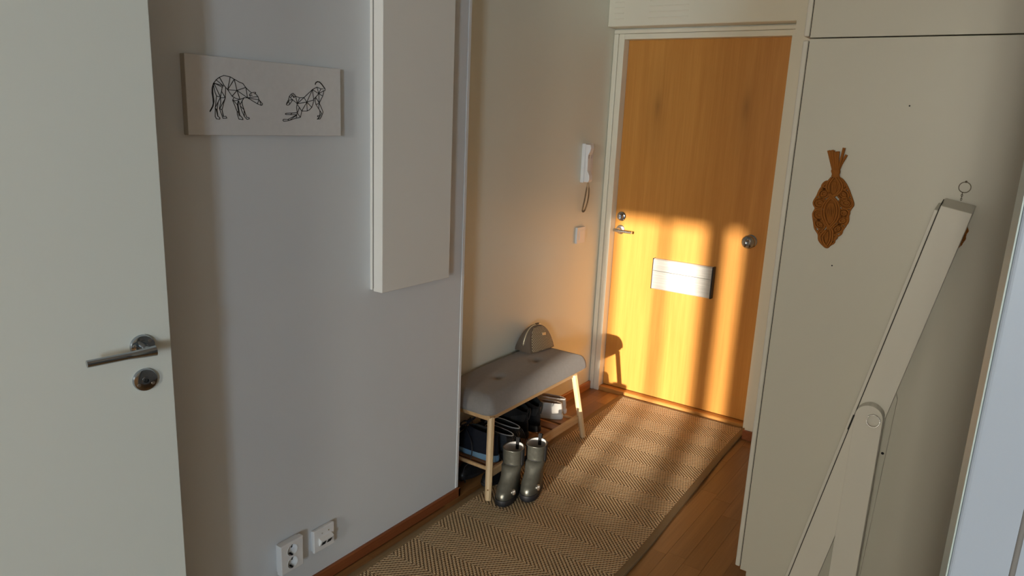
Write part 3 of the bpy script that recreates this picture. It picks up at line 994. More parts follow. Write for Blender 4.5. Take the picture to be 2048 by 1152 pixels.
BW = 0.030
wobr = lambda y: 0.004 * math.sin(y * 4.1 + 0.5) + 0.002 * math.sin(y * 9.3)
obj('woven_field', sheet(-HW + 0.02, HW - 0.02, YA + 0.02, YE - 0.02, 12, 60, 0.001, 0.0075), M['rug'], rug, local=True, smooth=True, sharp=40)
obj('edge_binding', sheet(-HW, -HW + BW, YA, YE, 6, 60, 0.0005, 0.0072, 0.003), M['rug_edge'], rug, local=True, smooth=True, sharp=50, label='plain tan edge binding')
obj('edge_binding', sheet(HW - BW, HW, YA, YE, 6, 60, 0.0005, 0.0072, 0.003, wobr), M['rug_edge'], rug, local=True, smooth=True, sharp=50, label='plain tan edge binding')
obj('end_binding', sheet(-HW, HW, YE - 0.02, YE, 12, 4, 0.0005, 0.0088), M['rug_edge'], rug, local=True, smooth=True, sharp=50, label='plain tan edge binding')
obj('end_binding', sheet(-HW, HW, YA, YA + 0.02, 12, 4, 0.0005, 0.0088), M['rug_edge'], rug, local=True, smooth=True, sharp=50, label='plain tan edge binding')

# ================================================================== bench
bn = thing('shoe_bench', 'pale wooden shoe bench with grey upholstered seat and slatted shelf', 'bench', (-1.73, 2.62, 0))
CX0, CX1, CY0, CY1, CZ0, CZT = -1.887, -1.590, 2.228, 3.058, 0.357, 0.429
BTN = ((-1.728, 2.475), (-1.728, 2.775))


def cushion():
    bm = bmesh.new()
    nx, ny = 44, 90
    top = {}
    for i in range(nx + 1):
        for j in range(ny + 1):
            a, b = 2 * i / nx - 1, 2 * j / ny - 1
            # squeeze the parameter so that points crowd at the rim
            a = math.sin(a * math.pi / 2) * 0.85 + a * 0.15
            b = math.sin(b * math.pi / 2) * 0.9 + b * 0.1
            hx, hy = (CX1 - CX0) / 2, (CY1 - CY0) / 2
            x, y = a * hx, b * hy
            dist = min((hx - abs(x)) * (2.6 if x < 0 else 1.45), (hy - abs(y)) * (1.0 if y > 0 else 1.35))
            # round the plan corners
            rc = 0.045
            qx, qy = abs(x) - (hx - rc), abs(y) - (hy - rc)
            if qx > 0 and qy > 0:
                mx = max(qx, qy)
                ln = math.hypot(qx, qy)
                k = mx / ln if ln > 1e-9 else 1
                x = math.copysign(hx - rc + qx * k, x)
                y = math.copysign(hy - rc + qy * k, y)
            wy0 = (CY0 + CY1) / 2 + y
            # profile from the rim inwards
            t = min(1.0, max(0.0, dist) / 0.080)
            crown = 0.008 * (1 - (2 * (wy0 - CY0) / (CY1 - CY0) - 1) ** 2)
            z = CZ0 + 0.010 + (CZT - CZ0 - 0.010 + crown) * (1 - (1 - t) ** 2.0) ** 0.55 if dist > 1e-6 else CZ0 + 0.010
            wx, wy = (CX0 + CX1) / 2 + x, (CY0 + CY1) / 2 + y
            for bx, by in BTN:
                dx, dy = wx - bx, wy - by
                rr = math.hypot(dx, dy)
                z -= 0.020 * math.exp(-(rr / 0.020) ** 1.3)
                z -= 0.006 * math.exp(-(dx / 0.007) ** 2) * math.exp(-abs(dy) / 0.035)
            top[i, j] = bm.verts.new((wx, wy, z))
    for i in range(nx):
        for j in range(ny):
            bm.faces.new((top[i, j], top[i + 1, j], top[i + 1, j + 1], top[i, j + 1]))
    rim = [top[i, 0] for i in range(nx + 1)] + [top[nx, j] for j in range(1, ny + 1)] + [top[i, ny] for i in range(nx - 1, -1, -1)] + [top[0, j] for j in range(ny - 1, 0, -1)]
    prev = rim
    c = Vector(((CX0 + CX1) / 2, (CY0 + CY1) / 2, 0))
    for (ins, z) in ((0.0, CZ0 + 0.006), (0.004, CZ0 + 0.001), (0.012, CZ0)):
        ring = []
        for v in rim:
            d = Vector((v.co.x - c.x, v.co.y - c.y, 0))
            ring.append(bm.verts.new((v.co.x - math.copysign(min(ins, abs(d.x)), d.x), v.co.y - math.copysign(min(ins, abs(d.y)), d.y), z)))
        for k in range(len(rim)):
            bm.faces.new((prev[k], ring[k], ring[(k + 1) % len(rim)], prev[(k + 1) % len(rim)]))
        prev = ring
    bm.faces.new(prev)
    bmesh.ops.remove_doubles(bm, verts=bm.verts, dist=0.00001)
    return bm


cu = obj('cushion', cushion(), M['seat_fabric'], bn, smooth=True, sharp=60, label='grey tufted seat cushion with two buttons')
for bx, by in BTN:
    bm = bmesh.new()
    lathe(bm, [(0.0105, 0.404), (0.0105, 0.409), (0.007, 0.412), (0, 0.413)], 20, Matrix.Translation((bx, by, 0)))
    obj('button', bm, M['seat_fabric'], cu, smooth=True, sharp=60)
obj('seat_board', B(-1.868, -1.604, 2.244, 3.031, 0.345, 0.3565, bev=0.002), M['bench_wood_y'], bn)
for y in (2.262, 2.925):
    obj('apron', B(-1.845, -1.622, y, y + 0.026, 0.325, 0.345, bev=0.002), M['bench_wood_y'], bn)
for x in (-1.850, -1.628):
    obj('apron', B(x, x + 0.020, 2.290, 2.925, 0.331, 0.345, bev=0.002), M['bench_wood_y'], bn)
Z8 = 0.0085
for (fx, fyy, tx, ty, hole) in ((-1.569, 2.206, -1.614, 2.268, 1), (-1.569, 3.002, -1.608, 2.942, 0), (-1.864, 2.206, -1.838, 2.268, 0), (-1.864, 3.002, -1.838, 2.942, 0)):
    bm = bmesh.new()
    base = Vector((fx, fyy, Z8 if fx > -1.7 else 0.0004))
    topv = Vector((tx, ty, 0.344))
    pts = [base.lerp(topv, t) for t in (0, 0.03, 0.25, 0.5, 0.75, 1.0)]
    tube(bm, pts, [0.0128, 0.0140, 0.0146, 0.0150, 0.0150, 0.0150], 8)
    lg = obj('leg', bm, M['bench_wood'], bn, smooth=True, sharp=25)
    if hole:
        c = base.lerp(topv, 0.14)
        bm = bmesh.new()
        lathe(bm, [(0.0032, 0.0128), (0.0030, 0.0152), (0, 0.0152)], 12, frame(c, (0.45, -1, 0)))
        obj('peg', bm, M['slat'], lg)
# shelf
RZ = 0.116
obj('front_rail', B(-1.604, -1.584, 2.232, 2.982, RZ - 0.028, RZ + 0.010, bev=0.006, seg=3), M['bench_wood_y'], bn)
obj('back_rail', B(-1.862, -1.842, 2.232, 2.982, RZ - 0.028, RZ + 0.010, bev=0.006, seg=3), M['bench_wood_y'], bn)
for y in (2.262, 2.950):
    bm = bmesh.new()
    tube(bm, [(-1.855, y, RZ - 0.004), (-1.59, y, RZ - 0.004)], 0.0085, 12)
    obj('end_rail', bm, M['bench_wood_y'], bn, smooth=True, sharp=50)
ns_ = 8
for i in range(ns_):
    y = 2.288 + i * 0.0810
    obj('slat', B(-1.843, -1.603, y, y + 0.052, RZ - 0.010, RZ - 0.001, bev=0.0015), M['slat'], bn)
SH = RZ - 0.0005      # height of the shelf surface

# ================================================================== purse
pu = thing('purse', 'small dome shaped purse of plaited straw on the bench seat', 'purse', (-1.832, 2.920, 0.4325))
PL, PH = 0.092, 0.118


def purse_half(y):
    """height of the dome at y"""
    t = min(1.0, abs(y) / PL)
    return PH * (1 - t ** 2.6) ** 0.55


def purse_panel(side, inset):
    bm = bmesh.new()
    rows, cols = 18, 30
    g = {}
    for i in range(rows + 1):
        for j in range(cols + 1):
            v = i / rows
            uu = 2 * j / cols - 1
            # half width at height v
            v = v * (0.90 if inset < 1 else 1.0) + (0.05 if inset < 1 else 0)
            hw = PL * (1 - (v * 0.992) ** 1.82) ** 0.385
            y = uu * hw * inset
            uu *= inset
            z = v * PH + 0.004
            th = 0.044 * (1 - v) ** 0.8 + 0.010 + 0.010 * (1 - uu * uu) * (1 - (2 * v - 0.8) ** 2)
            g[i, j] = bm.verts.new((side * th, y, z))
    for i in range(rows):
        for j in range(cols):
            bm.faces.new((g[i, j], g[i, j + 1], g[i + 1, j + 1], g[i + 1, j]))
    return bm, g, rows, cols


bm, gA, rows, cols = purse_panel(1, 1.0)
bm2 = bmesh.new()
body = bmesh.new()
ga, gb = {}, {}
for side, gg in ((1, ga), (-1, gb)):
    b_, g_, rows, cols = purse_panel(side, 1.0)
    for k, v in g_.items():
        gg[k] = body.verts.new((v.co.x * 0.97, v.co.y, v.co.z))
    b_.free()
for gg in (ga, gb):
    for i in range(rows):
        for j in range(cols):
            body.faces.new((gg[i, j], gg[i, j + 1], gg[i + 1, j + 1], gg[i + 1, j]))
edge = [(0, j) for j in range(cols + 1)]
loop = [(i, 0) for i in range(rows, -1, -1)] + [(0, j) for j in range(1, cols + 1)] + [(i, cols) for i in range(1, rows + 1)] + [(rows, j) for j in range(cols - 1, 0, -1)]
for a, b in zip(loop, loop[1:] + loop[:1]):
    body.faces.new((ga[a], ga[b], gb[b], gb[a]))
bm.free()
bm2.free()
ang = math.radians(-6)
obj('purse_body', body, M['purse_leather'], pu, local=True, smooth=True, sharp=50, label='taupe leather body and gusset')
fp, g_, rows, cols = purse_panel(1, 0.88)
for v in list(fp.verts):
    v.co.x += 0.0030
ext = bmesh.ops.extrude_face_region(fp, geom=list(fp.faces))
for e in ext['geom']:
    if isinstance(e, bmesh.types.BMVert):
        e.co.x -= 0.004
obj('straw_panel', fp, M['straw'], pu, local=True, smooth=True, sharp=50, label='plaited straw front')
bm = bmesh.new()
zp = []
for i in range(33):
    t = math.pi * (0.06 + 0.88 * i / 32)
    y = -PL * 0.985 * math.cos(t)
    zp.append((0.0, y, purse_half(y) + 0.0055))
tube(bm, zp, 0.0032, 8)
zz = obj('zip', bm, M['brass'], pu, local=True, smooth=True, label='pale metal zip over the top')
bm = bmesh.new()
for side in (1, -1):
    tube(bm, [(p[0] + side * 0.009, p[1], p[2] - 0.002) for p in zp], 0.0028, 8)
obj('piping', bm, M['purse_leather'], pu, local=True, smooth=True)
bm = bmesh.new()
box(bm, -0.004, 0.004, 0.000, 0.024, PH + 0.006, PH + 0.012, bev=0.0015)
obj('zip_pull', bm, plain('dark_metal', (0.10, 0.08, 0.06), 0.4, 0.6), pu, local=True)
bm = bmesh.new()
box(bm, 0.0330, 0.0415, 0.006, 0.034, 0.073, 0.088, bev=0.0006)
obj('label_plate', bm, M['brass'], pu, local=True, label='small pale metal label plate')
pu.rotation_euler = (0, 0, ang)


# ================================================================== shoes
def outline(xh, xt, hw, n=28, toe=2.3, waist=0.0, out=0.0):
    """closed foot shaped contour, heel at xh, toe at xt (toe along +x)"""
    pts = []
    c, L = (xh + xt) / 2, (xt - xh) / 2
    for i in range(n):
        t = 2 * math.pi * i / n
        ct, st = math.cos(t), math.sin(t)
        x = c + L * math.copysign(abs(ct) ** (2 / toe), ct)
        k = (x - c) / L
        wd = hw * (0.90 + 0.10 * k - waist * math.exp(-((k + 0.1) / 0.35) ** 2))
        y = wd * math.copysign(abs(st) ** (2 / 2.2), st) + out * k * 0.5
        pts.append((x, y))
    return pts


def loft(bm, rings, cap_top=False, cap_bottom=True):
    vs = [[bm.verts.new(p) for p in r_] for r_ in rings]
    n = len(vs[0])
    for a, b in zip(vs, vs[1:]):
        for j in range(n):
            bm.faces.new((a[j], a[(j + 1) % n], b[(j + 1) % n], b[j]))
    if cap_bottom:
        bm.faces.new(vs[0][::-1])
    if cap_top:
        bm.faces.new(vs[-1])
    return bm


def levels(spec, n=32, **k):
    """spec: (z_heel, z_toe, xh, xt, hw) -> rings; z varies linearly from heel to toe"""
    out = []
    for zh, zt, xh, xt, hw in spec:
        o = outline(xh, xt, hw, n, **k)
        out.append([(x, y, zh + (zt - zh) * ((x - xh) / max(1e-6, xt - xh))) for x, y in o])
    return out


def low_shoe(name, label, upper_m, sole_m, lining_m, lace_m, group, L=0.27, W=0.046, collar_h=0.085, trim=None, sole_h=0.026, high=0.0):
    t = thing(name, label, 'shoe', group=group)
    h = L / 2
    bm = loft(bmesh.new(), levels([(0, 0.008, -h, h - 0.012, W * 0.90), (0.004, 0.012, -h - 0.002, h, W * 0.97), (sole_h * 0.7, sole_h * 0.75, -h - 0.003, h + 0.002, W), (sole_h, sole_h, -h, h, W * 0.98), (sole_h, sole_h, -h + 0.01, h - 0.01, W * 0.8)], waist=0.10), cap_top=True)
    obj('sole', bm, sole_m, t, local=True, smooth=True, sharp=45)
    ch = collar_h + high
    sp = [(sole_h - 0.001, sole_h - 0.001, -h + 0.003, h - 0.003, W * 0.95),
          (sole_h + 0.018, sole_h + 0.014, -h + 0.002, h - 0.006, W * 0.95),
          (sole_h + 0.034, sole_h + 0.028, -h + 0.004, h - 0.030, W * 0.90),
          (sole_h + 0.046, sole_h + 0.044, -h + 0.006, h * 0.60, W * 0.82),
          (ch * 0.82, ch * 0.90, -h + 0.008, h * 0.36, W * 0.74),
          (ch, ch * 1.04 + 0.004, -h + 0.006, h * 0.20, W * 0.68),
          (ch + 0.002, ch * 1.04 + 0.006, -h + 0.011, h * 0.17, W * 0.60),
          (ch - 0.006, ch * 1.02, -h + 0.016, h * 0.14, W * 0.54),
          (sole_h + 0.012, sole_h + 0.014, -h + 0.020, h * 0.10, W * 0.56)]
    bm = loft(bmesh.new(), levels(sp, waist=0.04), cap_top=True, cap_bottom=False)
    bm.faces.ensure_lookup_table()
    nf = 32
    for q, fx in enumerate(bm.faces):
        fx.material_index = 1 if q >= nf * 6 else 0
    up = obj('upper', bm, [upper_m, lining_m], t, local=True, smooth=True, sharp=60)
    if trim:
        ring = levels([sp[5]], waist=0.04)[0]
        bm = bmesh.new()
        tube(bm, [(x, y, z + 0.001) for x, y, z in ring], 0.0028, 6, closed=True)
        obj('collar_trim', bm, trim, up, local=True, smooth=True)
    # tongue and laces
    bm = bmesh.new()
    tg = [(h * 0.62, 0.050 + sole_h), (h * 0.42, ch * 0.92 + 0.004), (h * 0.22, ch * 1.04 + 0.012), (h * 0.10, ch * 1.04 + 0.030)]
    a = [bm.verts.new((x, -0.022, z)) for x, z in tg]
    b = [bm.verts.new((x, 0.022, z)) for x, z in tg]
    a2 = [bm.verts.new((x + 0.004, -0.020, z + 0.004)) for x, z in tg]
    b2 = [bm.verts.new((x + 0.004, 0.020, z + 0.004)) for x, z in tg]
    for i in range(3):
        bm.faces.new((a[i], a[i + 1], b[i + 1], b[i]))
        bm.faces.new((a2[i], b2[i], b2[i + 1], a2[i + 1]))
        bm.faces.new((a[i], a2[i], a2[i + 1], a[i + 1]))
        bm.faces.new((b[i], b[i + 1], b2[i + 1], b2[i]))
    bm.faces.new((a[0], b[0], b2[0], a2[0]))
    bm.faces.new((a[3], a2[3], b2[3], b[3]))
    obj('tongue', bm, upper_m, t, local=True, smooth=True, sharp=50)
    bm = bmesh.new()
    for i in range(4):
        k = i / 3
        x = h * (0.58 - 0.34 * k)
        z = (0.054 + sole_h) * (1 - k) + (ch * 1.04 + 0.006) * k + 0.004
        tube(bm, smooth_path([(x, -0.027, z - 0.008), (x + 0.006, -0.012, z + 0.002), (x + 0.004, 0.012, z + 0.003), (x - 0.002, 0.027, z - 0.007)], 4), 0.0024, 6)
    # bow
    x, z = h * 0.24, ch * 1.04 + 0.013
    for s in (1, -1):
        tube(bm, smooth_path([(x, 0, z), (x + 0.012, 0.022 * s, z + 0.010), (x + 0.026, 0.036 * s, z - 0.008), (x + 0.014, 0.024 * s, z - 0.010), (x, 0, z)], 4), 0.0022, 6)
        tube(bm, smooth_path([(x, 0, z), (x + 0.020, 0.018 * s, z + 0.002), (x + 0.036, 0.030 * s, z - 0.024)], 4), 0.0020, 6)
    obj('laces', bm, lace_m, t, local=True, smooth=True)
    return t


def boot(name, label, leather, sole_m, lining_m, group, L=0.25, W=0.046, H=0.27, shaft=(0.055, 0.047), emblem=False, gusset=False, tab=True, rim=None, wrinkle=0.0, slope=0.002):
    t = thing(name, label, 'boot', group=group)
    h = L / 2
    bm = loft(bmesh.new(), levels([(0, 0.004, -h, h - 0.010, W * 0.96), (0.004, 0.008, -h - 0.002, h, W * 1.03), (0.024, 0.026, -h - 0.002, h + 0.003, W * 1.06), (0.030, 0.032, -h + 0.002, h, W * 1.02), (0.030, 0.032, -h + 0.012, h - 0.01, W * 0.8)], waist=0.06), cap_top=True)
    obj('sole', bm, sole_m, t, local=True, smooth=True, sharp=45)
    xs = -h + 0.004
    sh = shaft
    sp = [(0.029, 0.030, -h + 0.004, h - 0.004, W),
          (0.045, 0.048, -h + 0.003, h - 0.004, W * 1.0),
          (0.062, 0.066, -h + 0.004, h - 0.016, W * 0.97),
          (0.076, 0.082, -h + 0.006, h - 0.045, W * 0.93),
          (0.092, 0.100, -h + 0.008, h * 0.42, W * 0.90)]
    z = 0.112
    k = 0
    while z < H - 0.006:
        q = (z - 0.112) / (H - 0.112)
        wr = wrinkle * math.sin(k * 1.9) * max(0.0, 1 - q * 2.2)
        xf = xs + 2 * sh[0] * (0.93 + 0.07 * q) + (h * 0.42 - (xs + 2 * sh[0] * 0.93)) * max(0, 1 - q * 4) * 0.6
        sp.append((z, z + (0.006 if slope < 0.01 else slope * q) + wr, xs + 0.006 - 0.006 * q - wr * 0.3, xf + wr, sh[1] * (0.95 + 0.05 * q) + wr * 0.5))
        z += 0.013
        k += 1
    xf = xs + 2 * sh[0]
    top = len(sp)
    sp += [(H, H + slope, xs, xf, sh[1]), (H + 0.001, H + slope + 0.001, xs + 0.003, xf - 0.003, sh[1] - 0.003), (H - 0.006, H + slope - 0.006, xs + 0.005, xf - 0.005, sh[1] - 0.005),
           (H - 0.045, H - 0.043, xs + 0.006, xf - 0.006, sh[1] - 0.006), (0.11, 0.11, xs + 0.010, xf - 0.008, sh[1] - 0.010), (0.05, 0.05, xs + 0.012, xf - 0.008, sh[1] - 0.012)]
    bm = loft(bmesh.new(), levels(sp, waist=0.02, n=40), cap_top=True, cap_bottom=False)
    bm.faces.ensure_lookup_table()
    for q, fx in enumerate(bm.faces):
        fx.material_index = 0 if q < 40 * (top + 1) else (1 if q < 40 * (top + 3) else 2)
    up = obj('shaft', bm, [leather, *(lining_m if isinstance(lining_m, list) else [lining_m, lining_m])], t, local=True, smooth=True, sharp=65)
    if rim:
        ring = levels([sp[top]], waist=0.02, n=40)[0]
        bm = bmesh.new()
        tube(bm, ring, 0.0026, 6, closed=True)
        obj('rim_piping', bm, rim, up, local=True, smooth=True)
    if tab:
        bm = bmesh.new()
        tube(bm, smooth_path([(xs - 0.001, 0, H - 0.035), (xs - 0.008, 0, H - 0.004), (xs - 0.007, 0, H + 0.016), (xs + 0.001, 0, H + 0.018), (xs + 0.006, 0, H - 0.004), (xs + 0.006, 0, H - 0.03)], 5), 0.0075, 8, flat=0.25, up=(1, 0, 0))
        obj('pull_tab', bm, M['black_suede'], t, local=True, smooth=True)
    if gusset:
        for s in (1, -1):
            bm = bmesh.new()
            pr = [(xs + sh[0] * 0.62, 0.13), (xs + sh[0] * 0.45, H + 0.0015), (xs + sh[0] * 1.45, H + 0.0018), (xs + sh[0] * 1.25, 0.13)]
            nn = 7
            g = []
            for i in range(nn + 1):
                row = []
                for j in range(7):
                    q = i / nn
                    zz_ = 0.128 + (H + 0.002 - 0.128) * q
                    xl = pr[0][0] + (pr[1][0] - pr[0][0]) * q
                    xr = pr[3][0] + (pr[2][0] - pr[3][0]) * q
                    x = xl + (xr - xl) * j / 6
                    kx = (x - (xs + sh[0])) / sh[0]
                    yy = (sh[1] * (0.95 + 0.05 * q)) * max(0, 1 - abs(kx) ** 2.2) ** (1 / 2.2) * 0.94 + 0.0022
                    row.append(bm.verts.new((x, s * yy, zz_)))
                g.append(row)
            for i in range(nn):
                for j in range(6):
                    bm.faces.new((g[i][j], g[i][j + 1], g[i + 1][j + 1], g[i + 1][j]))
            e = bmesh.ops.extrude_face_region(bm, geom=list(bm.faces))
            for v in e['geom']:
                if isinstance(v, bmesh.types.BMVert):
                    v.co.y -= s * 0.004
            obj('elastic_gusset', bm, M['black_suede'], up, local=True, smooth=True, sharp=50, label='black elastic side panel')
    if emblem:
        ec = Vector((h * 0.52, W * 0.885, 0.056))
        fr = frame(ec, (0.30, 1, 0.25))
        bm = bmesh.new()
        lathe(bm, [(0.0125, -0.003), (0.0125, 0.0012), (0.0112, 0.0020), (0.0102, 0.0012), (0, 0.0012)], 24, fr)
        em = obj('emblem', bm, M['steel'], t, local=True, smooth=True, sharp=40, label='round metal emblem with raised strokes')
        bm = bmesh.new()
        for a, b in (((-0.006, -0.002), (-0.006, 0.005)), ((-0.006, 0.005), (-0.001, 0.005)), ((-0.001, 0.005), (-0.001, -0.001)), ((0.003, 0.006), (0.003, -0.001)), ((0.003, 0.001), (0.007, 0.004)), ((-0.006, -0.005), (0.006, -0.005))):
            tube(bm, [fr @ Vector((a[1], a[0], 0.0016)), fr @ Vector((b[1], b[0], 0.0016))], 0.0007, 6)
        obj('emblem_strokes', bm, M['pale_trim'], em, local=True)
    return t


def place(t, x, y, z, rz, label=None):
    t.location = (x, y, z)
    t.rotation_euler = (0, 0, math.radians(rz))
    if label:
        t['label'] = label
    return t


# pairs on the slatted shelf, toes towards the wall
g = 'white laced shoes on the bench shelf'
a = low_shoe('white_shoe', '', M['white_canvas_shoe'], M['white_sole'], M['shoe_lining'], M['lace_tan'], g, L=0.225, W=0.038, collar_h=0.078)
place(a, -1.742, 2.862, SH, 205, 'white laced shoe on the bench shelf, next to the black boots')
b = copy_tree(a)
place(b, -1.764, 2.936, SH, 202, 'white laced shoe at the far end of the bench shelf')
g = 'black ankle boots on the bench shelf'
a = boot('ankle_boot', '', M['black_suede'], M['black'], M['dark_lining'], g, L=0.225, W=0.042, H=0.125, shaft=(0.056, 0.043), slope=0.052)
place(a, -1.762, 2.608, SH, 184, 'black ankle boot on the shelf, next to the grey shoes')
b = copy_tree(a)
place(b, -1.755, 2.712, SH, 177, 'black ankle boot on the shelf, next to the white shoes')
g = 'dark grey shoes with pale collars on the bench shelf'
a = low_shoe('grey_shoe', '', M['grey_shoe'], M['black'], M['dark_lining'], M['black'], g, L=0.25, W=0.040, collar_h=0.088, trim=M['pale_trim'])
bm = bmesh.new()
for q in range(5):
    yq = -0.010 + 0.011 * q
    tube(bm, smooth_path([(-0.095, yq * 0.6, 0.087), (-0.128, yq, 0.080), (-0.152, yq + 0.003, 0.03), (-0.154, yq - 0.002 * q, -0.03), (-0.150 + 0.003 * (q % 2), yq, -0.068 - 0.008 * (q % 3))], 5), 0.0019, 6)
hl_ = obj('hanging_laces', bm, M['black'], a, local=True, smooth=True)
place(a, -1.730, 2.428, SH, 182, 'dark grey shoe with pale collar edge, next to the navy trainers')
b = copy_tree(a)
place(b, -1.752, 2.511, SH, 181, 'dark grey shoe with pale collar edge, next to the black ankle boots')
a = low_shoe('trainer', '', M['navy'], M['blue_sole'], M['dark_lining'], M['black'], None, L=0.26, W=0.044, collar_h=0.10, sole_h=0.030, high=0.02)
bm = bmesh.new()
tube(bm, smooth_path([(0.03, 0.025, 0.12), (-0.025, 0.052, 0.07), (-0.03, 0.066, 0.0), (-0.02, 0.095, -0.03), (-0.025, 0.090, -0.095)], 6), 0.0021, 6)
dl = obj('hanging_lace', bm, M['black'], a, local=True, smooth=True)
place(a, -1.745, 2.334, SH, 180, 'navy trainer with pale blue sole at the near end of the shelf')
# boots on the floor
g = 'pewter boots standing by the bench'
a = boot('pewter_boot', '', M['silver_leather'], M['black'], [M['pale_trim'], M['dark_lining']], g, L=0.205, W=0.044, H=0.205, shaft=(0.052, 0.0455), emblem=True, gusset=True, rim=M['silver_leather'], wrinkle=0.010)
place(a, -1.521, 2.283, Z8 - 0.0006, -74, 'pewter leather boot with round emblem, in front of the bench leg')
b = copy_tree(a)
place(b, -1.466, 2.378, Z8 - 0.0006, -72, 'pewter leather boot behind the other one, out on the runner')
g = 'black shoes under the bench'
a = low_shoe('black_shoe', '', M['black_leather'], M['black'], M['dark_lining'], M['black'], g, L=0.27, W=0.045, collar_h=0.085)
place(a, -1.640, 2.400, 0.0104, -90, 'black leather shoe on the floor behind the near bench leg')
b = copy_tree(a)
place(b, -1.765, 2.39, 0.0004, -92, 'black leather shoe on the floor near the wall under the bench')

# ================================================================== macrame leaves


def mac_pt(u_, v_, d=0.0):
    return Vector((-0.5226 + u_ * 0.0002525 + v_ * 0.0000363, 2.2495 - d, 1.5217 + u_ * 1.36e-5 - v_ * 0.0002756))


def macrame(name, label, dx=0, dz=0, scale=1.0):
    t = thing(name, label, 'wall hanging', (-0.425, 2.2495, 1.405))
    sh = Vector((0, 0, 0))

    def cord(bm, pts, rad=0.0029, d=0.0046, closed=False, n=6):
        P = smooth_path([mac_pt(a, b, d) + sh for a, b in pts], 5, closed)
        tube(bm, P, rad, n, closed=closed)
    def disc(bm, outline, d=0.0014):
        P = smooth_path([mac_pt(a, b) for a, b in outline], 3, True)
        lo = [bm.verts.new(p) for p in P]
        hi = [bm.verts.new(p + Vector((0, -d, 0))) for p in P]
        bm.faces.new(hi)
        bm.faces.new(lo[::-1])
        for i in range(len(P)):
            k = (i + 1) % len(P)
            bm.faces.new((lo[i], lo[k], hi[k], hi[i]))

    def ell(cu_, cv_, ru, rv, tilt, s=1.0, n=12):
        out = []
        for i in range(n):
            th = 2 * math.pi * i / n
            a, b = ru * s * math.cos(th), rv * s * math.sin(th)
            out.append((cu_ + a * math.cos(tilt) - b * math.sin(tilt), cv_ + a * math.sin(tilt) + b * math.cos(tilt)))
        return out
    # twisted centre: three lenses of doubled cord
    A = [(300, 380), (255, 440), (250, 500), (285, 570), (340, 630), (360, 710), (345, 800), (300, 860), (262, 900), (215, 945), (180, 1000), (195, 1060), (238, 1105)]
    Bc = [(345, 380), (385, 440), (385, 500), (340, 550), (285, 580), (225, 640), (195, 720), (205, 800), (240, 870), (285, 920), (290, 985), (275, 1050), (238, 1105)]
    bm = bmesh.new()
    disc(bm, A[:4] + Bc[3::-1], 0.0012)
    disc(bm, A[3:9] + Bc[8:4:-1], 0.0012)
    disc(bm, A[8:] + Bc[11:8:-1], 0.0012)
    obj('centre_backing', bm, M['macrame'], t)
    for off in (-13, 13):
        bm = bmesh.new()
        cord(bm, [(a + off * (1 if i < 3 or i > 8 else -1), b) for i, (a, b) in enumerate(A)], 0.0030, 0.0078)
        obj('centre_cord', bm, M['macrame'], t, smooth=True)
        bm = bmesh.new()
        cord(bm, [(a + off * (1 if i < 4 or i > 8 else 1), b) for i, (a, b) in enumerate(Bc)], 0.0030, 0.0068)
        obj('centre_cord', bm, M['macrame'], t, smooth=True)
    bm = bmesh.new()
    for k in range(-2, 3):
        cord(bm, [(285 + k * 8, 640), (280 + k * 20, 720), (272 + k * 9, 850)], 0.0023, 0.0040)
    for k in range(-1, 2):
        cord(bm, [(318 + k * 8, 420), (318 + k * 19, 480), (310 + k * 8, 545)], 0.0023, 0.0040)
        cord(bm, [(240 + k * 7, 935), (236 + k * 15, 985), (234 + k * 7, 1050)], 0.0023, 0.0040)
    obj('inner_cords', bm, M['macrame'], t, smooth=True)
    # petal loops down both sides
    for q in ((222, 462, 50, 30, -0.8), (205, 548, 60, 44, -0.5), (160, 648, 68, 54, -0.2), (152, 772, 66, 56, 0.2), (160, 872, 62, 42, 0.5), (178, 958, 40, 34, 0.8),
              (405, 452, 54, 30, 0.8), (408, 552, 64, 50, 0.5), (440, 636, 76, 54, 0.15), (418, 738, 56, 44, -0.1), (402, 818, 62, 42, -0.35), (352, 905, 58, 42, -0.6), (312, 985, 36, 36, -0.8)):
        bm = bmesh.new()
        disc(bm, ell(*q), 0.0010)
        cord(bm, ell(*q, 0.98), 0.0029, 0.0044, True)
        cord(bm, ell(*q, 0.48), 0.0026, 0.0040, True)
        obj('side_loop', bm, M['macrame'], t, smooth=True, sharp=60)
    # knotted rim cords
    bm = bmesh.new()
    cord(bm, [(300, 378), (245, 425), (170, 495), (130, 575), (92, 645), (112, 705), (86, 765), (96, 850), (108, 915), (146, 975), (152, 1035), (195, 1085), (238, 1112)], 0.0028, 0.0036)
    cord(bm, [(350, 378), (400, 400), (450, 470), (482, 545), (514, 645), (490, 690), (466, 740), (462, 820), (440, 860), (405, 915), (385, 960), (325, 1000), (315, 1050), (275, 1080), (238, 1112)], 0.0028, 0.0036)
    obj('rim_cord', bm, M['macrame'], t, smooth=True)
    # gathered knot and tassel
    bm = bmesh.new()
    rings = []
    for k in range(6):
        v_ = 300 + k * 15
        c = mac_pt(331, v_, 0.008) + sh
        rr = 0.0115 + 0.0012 * math.sin(k * 1.5)
        rings.append([(c.x + rr * math.cos(th), c.y + 0.0075 * math.sin(th), c.z) for th in [2 * math.pi * q / 16 for q in range(16)]])
    loft(bm, rings, True, True)
    obj('knot_wrap', bm, M['macrame'], t, smooth=True, sharp=50)
    rnd = random.Random(3)
